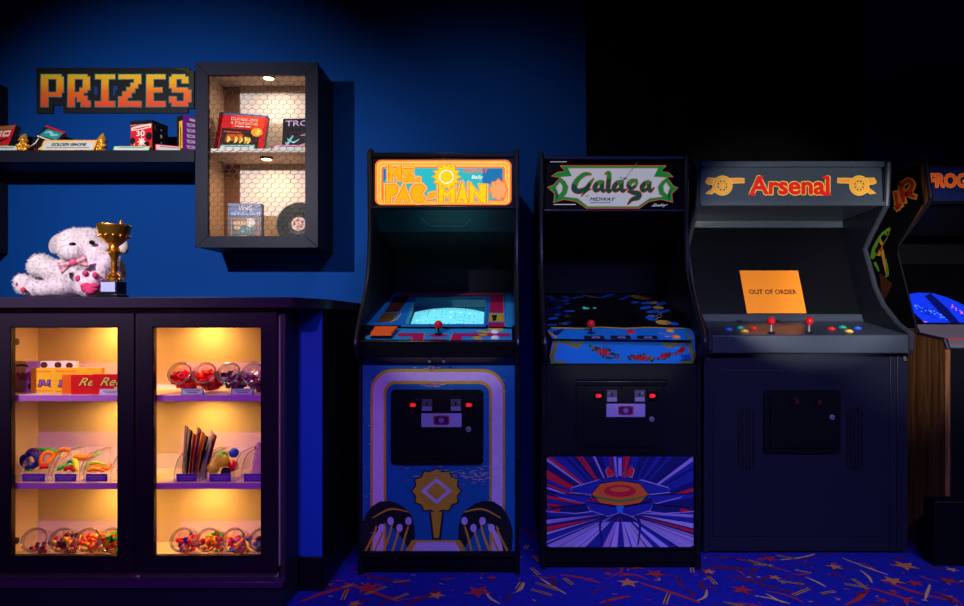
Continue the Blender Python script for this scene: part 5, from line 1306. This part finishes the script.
tent((157, 185), 3.43, ZS, .036, RDB, 'red-edged price card turned towards the purple box', lines=1, yaw=24)
def gnome(px, Y, label, yaw):
    c = V((PX(px, Y), Y, ZS)); T = Matrix.Translation(c)@Matrix.Rotation(R(yaw), 4, 'Z')
    m = MB(); s = .00098*1.02
    m.lathe([(26*s, 0), (28*s, 6*s), (24*s, 14*s), (22*s, 16*s)], GOLD2, T, 20)
    m.ball(T@V((0, 0, 30*s)), 24*s, GOLD2, sc=(1, .9, .85)); m.ball(T@V((-11*s, -18*s, 8*s)), 9*s, GOLD2, sc=(1, 1.4, .7)); m.ball(T@V((11*s, -18*s, 8*s)), 9*s, GOLD2, sc=(1, 1.4, .7))
    m.ball(T@V((0, 0, 58*s)), 18*s, GOLD2); m.ball(T@V((0, -16*s, 57*s)), 5*s, GOLD2)
    for i in range(7): m.ball(T@V(((i-3)*5*s, -15*s+abs(i-3)*1.5*s, (42-3*(3-abs(i-3)))*s)), 7*s, GOLD2, sc=(.8, .7, 1.6), n=10)
    m.tube([T@V((-20*s, 0, 42*s)), T@V((-27*s, -8*s, 30*s)), T@V((-14*s, -22*s, 26*s))], [7*s, 7*s, 6*s], GOLD2); m.tube([T@V((20*s, 0, 42*s)), T@V((27*s, -8*s, 30*s)), T@V((14*s, -22*s, 26*s))], [7*s, 7*s, 6*s], GOLD2)
    m.tube([T@V(q) for q in ((0, 0, 62*s), (1*s, 1*s, 78*s), (5*s, 2*s, 92*s), (11*s, 0, 102*s))], [23*s, 19*s, 12*s, 4*s], GOLD2, 14)
    m.torus(T@V((0, 0, 65*s)), 20*s, 5*s, GOLD2)
    for sx in (-1, 1): m.ball(T@V((sx*24*s, -4*s, 34*s)), 11*s, GOLD2, n=12); m.ball(T@V((sx*14*s, -14*s, 16*s)), 11*s, GOLD2, n=12)
    m.ball(T@V((0, -22*s, 30*s)), 9*s, GOLD2, n=12)
    tag(m.build('gnome_figurine', org=c, smooth=50), label, 'figurine', 'gold gnome figurines')
gnome(23.5, 3.455, 'gold gnome figurine between the red and the teal game boxes', 20)
gnome(102, 3.455, 'gold gnome figurine at the other end of the gold-edged card', -25)

# ------------------------------------------------------------------ lit wall cabinet with wire front
WF = 3.41
wc = thing('wall_cabinet', (-1.334, WY, PZ(247, WF)), 'dark wall cabinet with wire mesh front and lit cream interior', 'cabinet')
X0, X1, Z0, Z1 = PX(195, WF), PX(318, WF), PZ(247.5, WF), PZ(62, WF)
OX0, OX1, OZ0, OZ1 = PX(208, WF), PX(305, WF), PZ(236, WF), PZ(75, WF)
CAB = M('charcoal cabinet paint', (.013, .014, .03), .42, spec=.07, bump=.05, bscale=70)
m = MB(); t_ = .018; yb = WY-.002
m.box((X0+.003, WF+.02, Z0+.003), (X0+t_, yb, Z1-.003), CAB); m.box((X1-t_, WF+.02, Z0+.003), (X1-.003, yb, Z1-.003), CAB); m.box((X0+t_, WF+.02, Z0+.003), (X1-t_, yb, Z0+t_), CAB); m.box((X0+t_, WF+.02, Z1-t_), (X1-t_, yb, Z1-.003), CAB); m.box((X0+t_, yb-.008, Z0+t_), (X1-t_, yb, Z1-t_), CAB)
part(m, 'carcass', wc)
def frame_mitre(par, name, x0, x1, z0, z1, ox0, ox1, oz0, oz1, y0, y1, mat):
    m = MB(); O = [(x0, z0), (x1, z0), (x1, z1), (x0, z1)]; I = [(ox0, oz0), (ox1, oz0), (ox1, oz1), (ox0, oz1)]
    for i in range(4):
        j = (i+1) % 4; m.prism([(O[i][0], y0, O[i][1]), (O[j][0], y0, O[j][1]), (I[j][0], y0, I[j][1]), (I[i][0], y0, I[i][1])], (0, y1-y0, 0), mat)
    return part(m, name, par, bevel=.0018)
fr_ = frame_mitre(wc, 'face_frame', X0, X1, Z0, Z1, OX0, OX1, OZ0, OZ1, WF, WF+.02, CAB)
TAN = M('tan plywood lining', (.56, .42, .32), .55, var=.15, vscale=12); PALE = M('pale back board', (.62, .56, .52), .6)
m = MB(); e = t_+.0005
m.box((X0+e, WF+.021, Z0+e), (X0+e+.006, yb-.009, Z1-e), TAN); m.box((X1-e-.006, WF+.021, Z0+e), (X1-e, yb-.009, Z1-e), TAN); m.box((X0+e+.006, WF+.021, Z0+e), (X1-e-.006, yb-.009, Z0+e+.006), TAN); m.box((X0+e+.006, WF+.021, Z1-e-.006), (X1-e-.006, yb-.009, Z1-e), TAN)
m.box((X0+e+.006, yb-.014, Z0+e+.006), (X1-e-.006, yb-.0085, Z1-e-.006), M('brown back strip', (.34, .2, .15), .6))
part(m, 'lining', wc)
m = MB(); m.box((PX(240, yb-.02), yb-.018, Z0+e+.0065), (X1-e-.007, yb-.0145, Z1-e-.0065), PALE); part(m, 'back_board', wc)
SZ = PZ(149, WF+.03)
m = MB(); m.box((X0+e+.0065, WF+.03, SZ-.018), (X1-e-.0065, yb-.019, SZ), TAN); m.box((X0+e+.0065, WF+.026, SZ-.018), (X1-e-.0065, WF+.03, SZ+.001), PALE); part(m, 'shelf', wc)
# hexagonal wire
WIRE = M('dark galvanised wire', (.035, .028, .025), .6)
m = MB(); cw, chh = .041, .033; s_ = cw*.36; yw = WF+.0215
nx = int((OX1-OX0)/cw)+3; nz = int((OZ1-OZ0)/chh)+3
def wseg(a, b):
    for p in (a, b):
        if not (OX0-.006 < p[0] < OX1+.006 and OZ0-.006 < p[1] < OZ1+.006): return
    m.tube([(a[0], yw, a[1]), (b[0], yw, b[1])], 0.0011, WIRE, 4, caps=False)
for r_ in range(-1, nz*2):
    for c_ in range(-1, nx):
        # pointy-side hexes laid on their sides (twists run level)
        x = OX0+c_*cw+(cw/2 if r_ % 2 else 0); z = OZ0+r_*chh*.75
        hx = [(x-cw/2, z-chh*.25), (x, z-chh*.5), (x+cw/2, z-chh*.25), (x+cw/2, z+chh*.25)]
        for i in range(3): wseg(hx[i], hx[i+1])
part(m, 'wire_mesh', wc, smooth=0)
puck(wc, PX(270, 3.57), 3.55, Z1-e-.006, 1.2, (1., .72, .48)); puck(wc, PX(268, 3.57), 3.55, SZ-.018, 1.3, (1., .56, .22))
# items inside
def artD(a):
    rs = random.Random(6)
    a.rect(0, 0, 1, .05, M('cover blue strip', (.02, .12, .3), .35), 2)
    a.rect(.3, .05, .95, .4, M('cover bright red', (.85, .05, .02), .4), 2)
    a.text('DUNGEONS', .26, .12, .8, .2, BCR, 4, off=.01); a.text('& DRAGONS', .26, .23, .82, .31, BCR, 4, off=.01); a.rect(.36, .35, .68, .38, BCR, 4)
    a.rect(.1, .44, .88, .98, M('cover dark umber', (.04, .012, .01), .4), 3)
    a.ell(.82, .5, .12, .12, M('cover orange', (.9, .35, .03), .4), 4); a.ell(.84, .5, .06, .07, M('cover gold', (.9, .65, .1), .4), 5)
    a.poly([(.22, .6), (.55, .58), (.58, .78), (.2, .8)], M('cover rust', (.5, .08, .01), .4), 4)
    for x in (.25, .4, .5, .6, .66): a.stroke([(x, .66, .04), (x+.03, .75, .06), (x, .84, .03)], M('cover gold', (.9, .65, .1), .4), 5)
    a.rect(.15, .52, .5, .56, MATS['cover rust'], 4)
zA = SZ+.0016
orient_box('game_box', V((PX(237.5, 3.49), 3.505, zA)), .262, .035, .215, 4, 14, BRED, BBLK, 'large red fantasy game box leaning in the top of the lit cabinet', 'game box', artD, group=GB_, roll=3)
def artT(a):
    a.text('TRON', .08, .06, .97, .22, M('cover pale lilac', (.6, .5, .7), .4), 4, off=.02, outline=[(.06, M('cover violet', (.25, .04, .45), .4))])
    for i, (x, y, w) in enumerate(((.5, .5, .1), (.62, .62, .08), (.5, .78, .06))): a.stroke([(x, y, .02), (x+.3, y-.05, w), (1, y, w)], (M('cover pink', (.7, .3, .35), .4), M('cover violet', (.25, .04, .45), .4), MATS['cover pink'])[i], 2)
    CYC = M('cover cyan streak', (.25, .7, .75), .4)
    a.stroke([(.02, .98, .05), (.15, .75, .07), (.3, .5, .04)], CYC, 3); a.stroke([(.15, .6, .03), (.32, .7, .05), (.48, .6, .02)], CYC, 3); a.stroke([(.1, .7, .03), (.25, .92, .04)], CYC, 3)
orient_box('game_box', V((-1.1435, 3.53, zA)), .2, .03, .193, -2, 6, BBLK, BBLK, 'dark violet and cyan game box half hidden by the wall cabinet frame', 'game box', artT, group=GB_)
tent((219.5, 254), 3.46, zA, .03, CYB, 'cyan-edged card in front of the red fantasy game box', lines=1, depth=.012)
tent((273.5, 312), 3.46, zA, .03, MGB, 'magenta-edged card in front of the dark violet game box', lines=1, depth=.012)
zC = Z0+e+.0066
def artV(a):
    a.rect(0, 0, 1, .3, M('cover royal blue', (.008, .022, .17), .35), 2); a.text('VING', .32, .06, .72, .17, BCR, 3, off=.02); a.text('REVOLUTION', .12, .19, .96, .28, M('cover sky', (.35, .5, .8), .4), 3, off=.02)
    a.rect(.0, .3, 1, 1, M('cover navy', (.008, .008, .03), .35), 2); a.rect(.1, .36, .92, .98, M('cover rust', (.5, .08, .01), .4), 3); a.rect(.13, .38, .89, .98, M('cover slate', (.02, .018, .016), .35), 4)
    a.ell(.38, .48, .22, .07, M('cover tan', (.5, .3, .15), .4), 5); a.ell(.68, .47, .14, .11, BCR, 5); a.ell(.3, .58, .1, .06, M('cover tan', (.5, .3, .15), .4), 5); a.ell(.45, .67, .07, .04, BTEAL, 6); a.ell(.62, .64, .06, .04, BTEAL, 6)
    a.stroke([(.15, .85, .05), (.5, .8, .07), (.8, .85, .05)], M('cover ash', (.2, .17, .15), .4), 5)
    a.ell(.82, .95, .15, .1, BRED, 6); a.ell(.82, .95, .09, .06, BCR, 7)
orient_box('video_tape_box', V((PX(244.5, 3.50), 3.50, zC)), .18, .045, .225, 3, 1, BBLK, M('cover dark violet', (.05, .04, .1), .35), 'blue video tape box standing in the bottom of the lit cabinet', 'video tape', artV, group=GB_)
VN = M('black vinyl disc', (.005, .005, .006), .42, spec=.2)
rec = thing('vinyl_record', (PX(304, 3.56), 3.56, zC), 'black vinyl record with a pale label propped in the lit cabinet', 'record')
r_ = .1235
T = Matrix.Translation((-1.1605, 3.565, zC+r_*math.cos(R(8))+.001))@Matrix.Rotation(R(90-8), 4, 'X')
m = MB(); prf = [(r_, -.0015), (r_, .0015)]
for i in range(15):
    rr = r_-.006-i*.0038; prf += [(rr, .0015), (rr-.0012, .0012), (rr-.0024, .0015)]
prf += [(.05, .0015), (.001, .0015)]
m.lathe(prf, VN, T, 64, caps=False); m.lathe([(.001, -.0015), (r_, -.0015)], VN, T, 64, caps=False); part(m, 'disc', rec, smooth=20)
m = MB(); m.lathe([(.04, .0016), (.04, .0024), (.001, .0024)], M('record label', (.65, .42, .36), .5), T, 40, caps=False)
m.lathe([(.0001, .0026), (.004, .0026)], INK, T, 12, caps=False)
for q_, rr in ((.4, .024), (1.9, .022), (3.1, .024), (4.4, .02), (5.4, .024)):
    m.add([T@V((rr*math.cos(q_+dq)*(1+dr_), rr*math.sin(q_+dq)*(1+dr_), .0027)) for dq, dr_ in ((-.3, -.2), (.25, -.3), (.3, .3), (-.2, .2))], [(0, 1, 2, 3)], M('record label print', (.3, .05, .05), .5))
part(m, 'centre_label', rec)

# neighbouring cabinet mostly outside the frame
oc = thing('wall_cabinet', (-3.15, WY, 1.47), 'dark end of a second wall cabinet just entering the frame', 'cabinet')
m = MB(); m.box((-3.55, 3.56, PZ(254, WY)), (PX(4.3, WY-.03), WY-.002, PZ(88, WY)), DPN); part(m, 'carcass', oc, bevel=.003)

# ------------------------------------------------------------------ lights
def look(o, tgt): o.rotation_euler = (V(tgt)-o.location).to_track_quat('-Z', 'Y').to_euler()
def spot(name, loc, tgt, watts, col, ang, blend=.5, size=.05):
    l = bpy.data.lights.new(name, 'SPOT'); l.energy = watts; l.color = col; l.spot_size = R(ang); l.spot_blend = blend; l.shadow_soft_size = size
    o = bpy.data.objects.new(name, l); COL.objects.link(o); o.location = loc; look(o, tgt); return o
def area(name, loc, tgt, watts, col, sx, sy, spread=180):
    l = bpy.data.lights.new(name, 'AREA'); l.energy = watts; l.color = col; l.shape = 'RECTANGLE'; l.size = sx; l.size_y = sy; l.spread = R(spread)
    o = bpy.data.objects.new(name, l); COL.objects.link(o); o.location = loc; look(o, tgt); return o
spot('ceiling_track_spot', (-1.985, .89, 2.34), (-1.85, 3.7, 1.38), 370, (1, .95, .96), 70, .95, .025)
spot('wall_wash', (-.35, 2.2, 2.45), (-.2, 3.72, 1.45), 30, (.9, .95, 1), 105, 1, .05)  # added to brighten the blue wall behind the slim cabinets
spot('panel_spot', (-1.5, .5, 2.3), (-.28, 2.80, 1.10), 130, (.9, .97, 1), 15, .6, .03)  # added narrow spot, lights the yellow-marquee cabinet's control panel
spot('centre_spot', (.75, .2, 1.7), (.49, 2.80, 1.03), 70, (.95, .97, 1), 14.5, .5, .03)  # added narrow spot, brightens the blue control panel and apron
spot('front_spot', (1.5, .5, 1.2), (1.45, 3.1, 1.42), 270, (.95, .98, 1), 27, .45, .02)
spot('side_spot', (1.3, 1.0, 1.75), (2.02, 3.15, 1.2), 155, (1, .94, .88), 34, .8, .02)  # added to light the side art of the wood-sided cabinet
spot('black_light', (-1.0, .3, 2.15), (-1.4, 2.6, .6), 115, (.58, .15, .95), 44, .7, .04)
spot('violet_row_fill', (.0, .3, 2.3), (.0, 2.9, .05), 36, (.42, .06, 1.), 48, .9, .06)  # weaker violet fill added for the fronts of the slim cabinets
area('right_side_fill', (1.3, .1, 2.5), (1.2, 2.7, 0), 9, (.5, .42, 1.), 2.2, .15, 60)  # added dim fill over the carpet and the navy cabinet's front
area('blue_room_glow', (1.0, -.4, 2.7), (.8, 2.5, 0), 11, (.10, .16, 1.), 2.5, .8, 70)

w = bpy.data.worlds.new('dark_room'); SC.world = w; w.use_nodes = True
bg = w.node_tree.nodes['Background']; bg.inputs['Color'].default_value = (.03, .03, .12, 1); bg.inputs['Strength'].default_value = .02

# ------------------------------------------------------------------ camera
cam = bpy.data.cameras.new('camera'); co = bpy.data.objects.new('camera', cam); COL.objects.link(co)
co.location = (0, 0, EH); co.rotation_euler = (R(90), 0, 0)
cam.sensor_fit = 'HORIZONTAL'; cam.sensor_width = 36; cam.lens = 36*F/964
cam.shift_x = (482-CX)/964; cam.shift_y = (CY-303)/964
cam.clip_start = .05
SC.camera = co
try: SC.cycles.transparent_max_bounces = 48; SC.cycles.max_bounces = 10
except Exception: pass
SC.view_settings.view_transform = 'Standard'; SC.view_settings.look = 'None'; SC.view_settings.gamma = 1; SC.view_settings.use_curve_mapping = False
SC.view_settings.exposure = 0
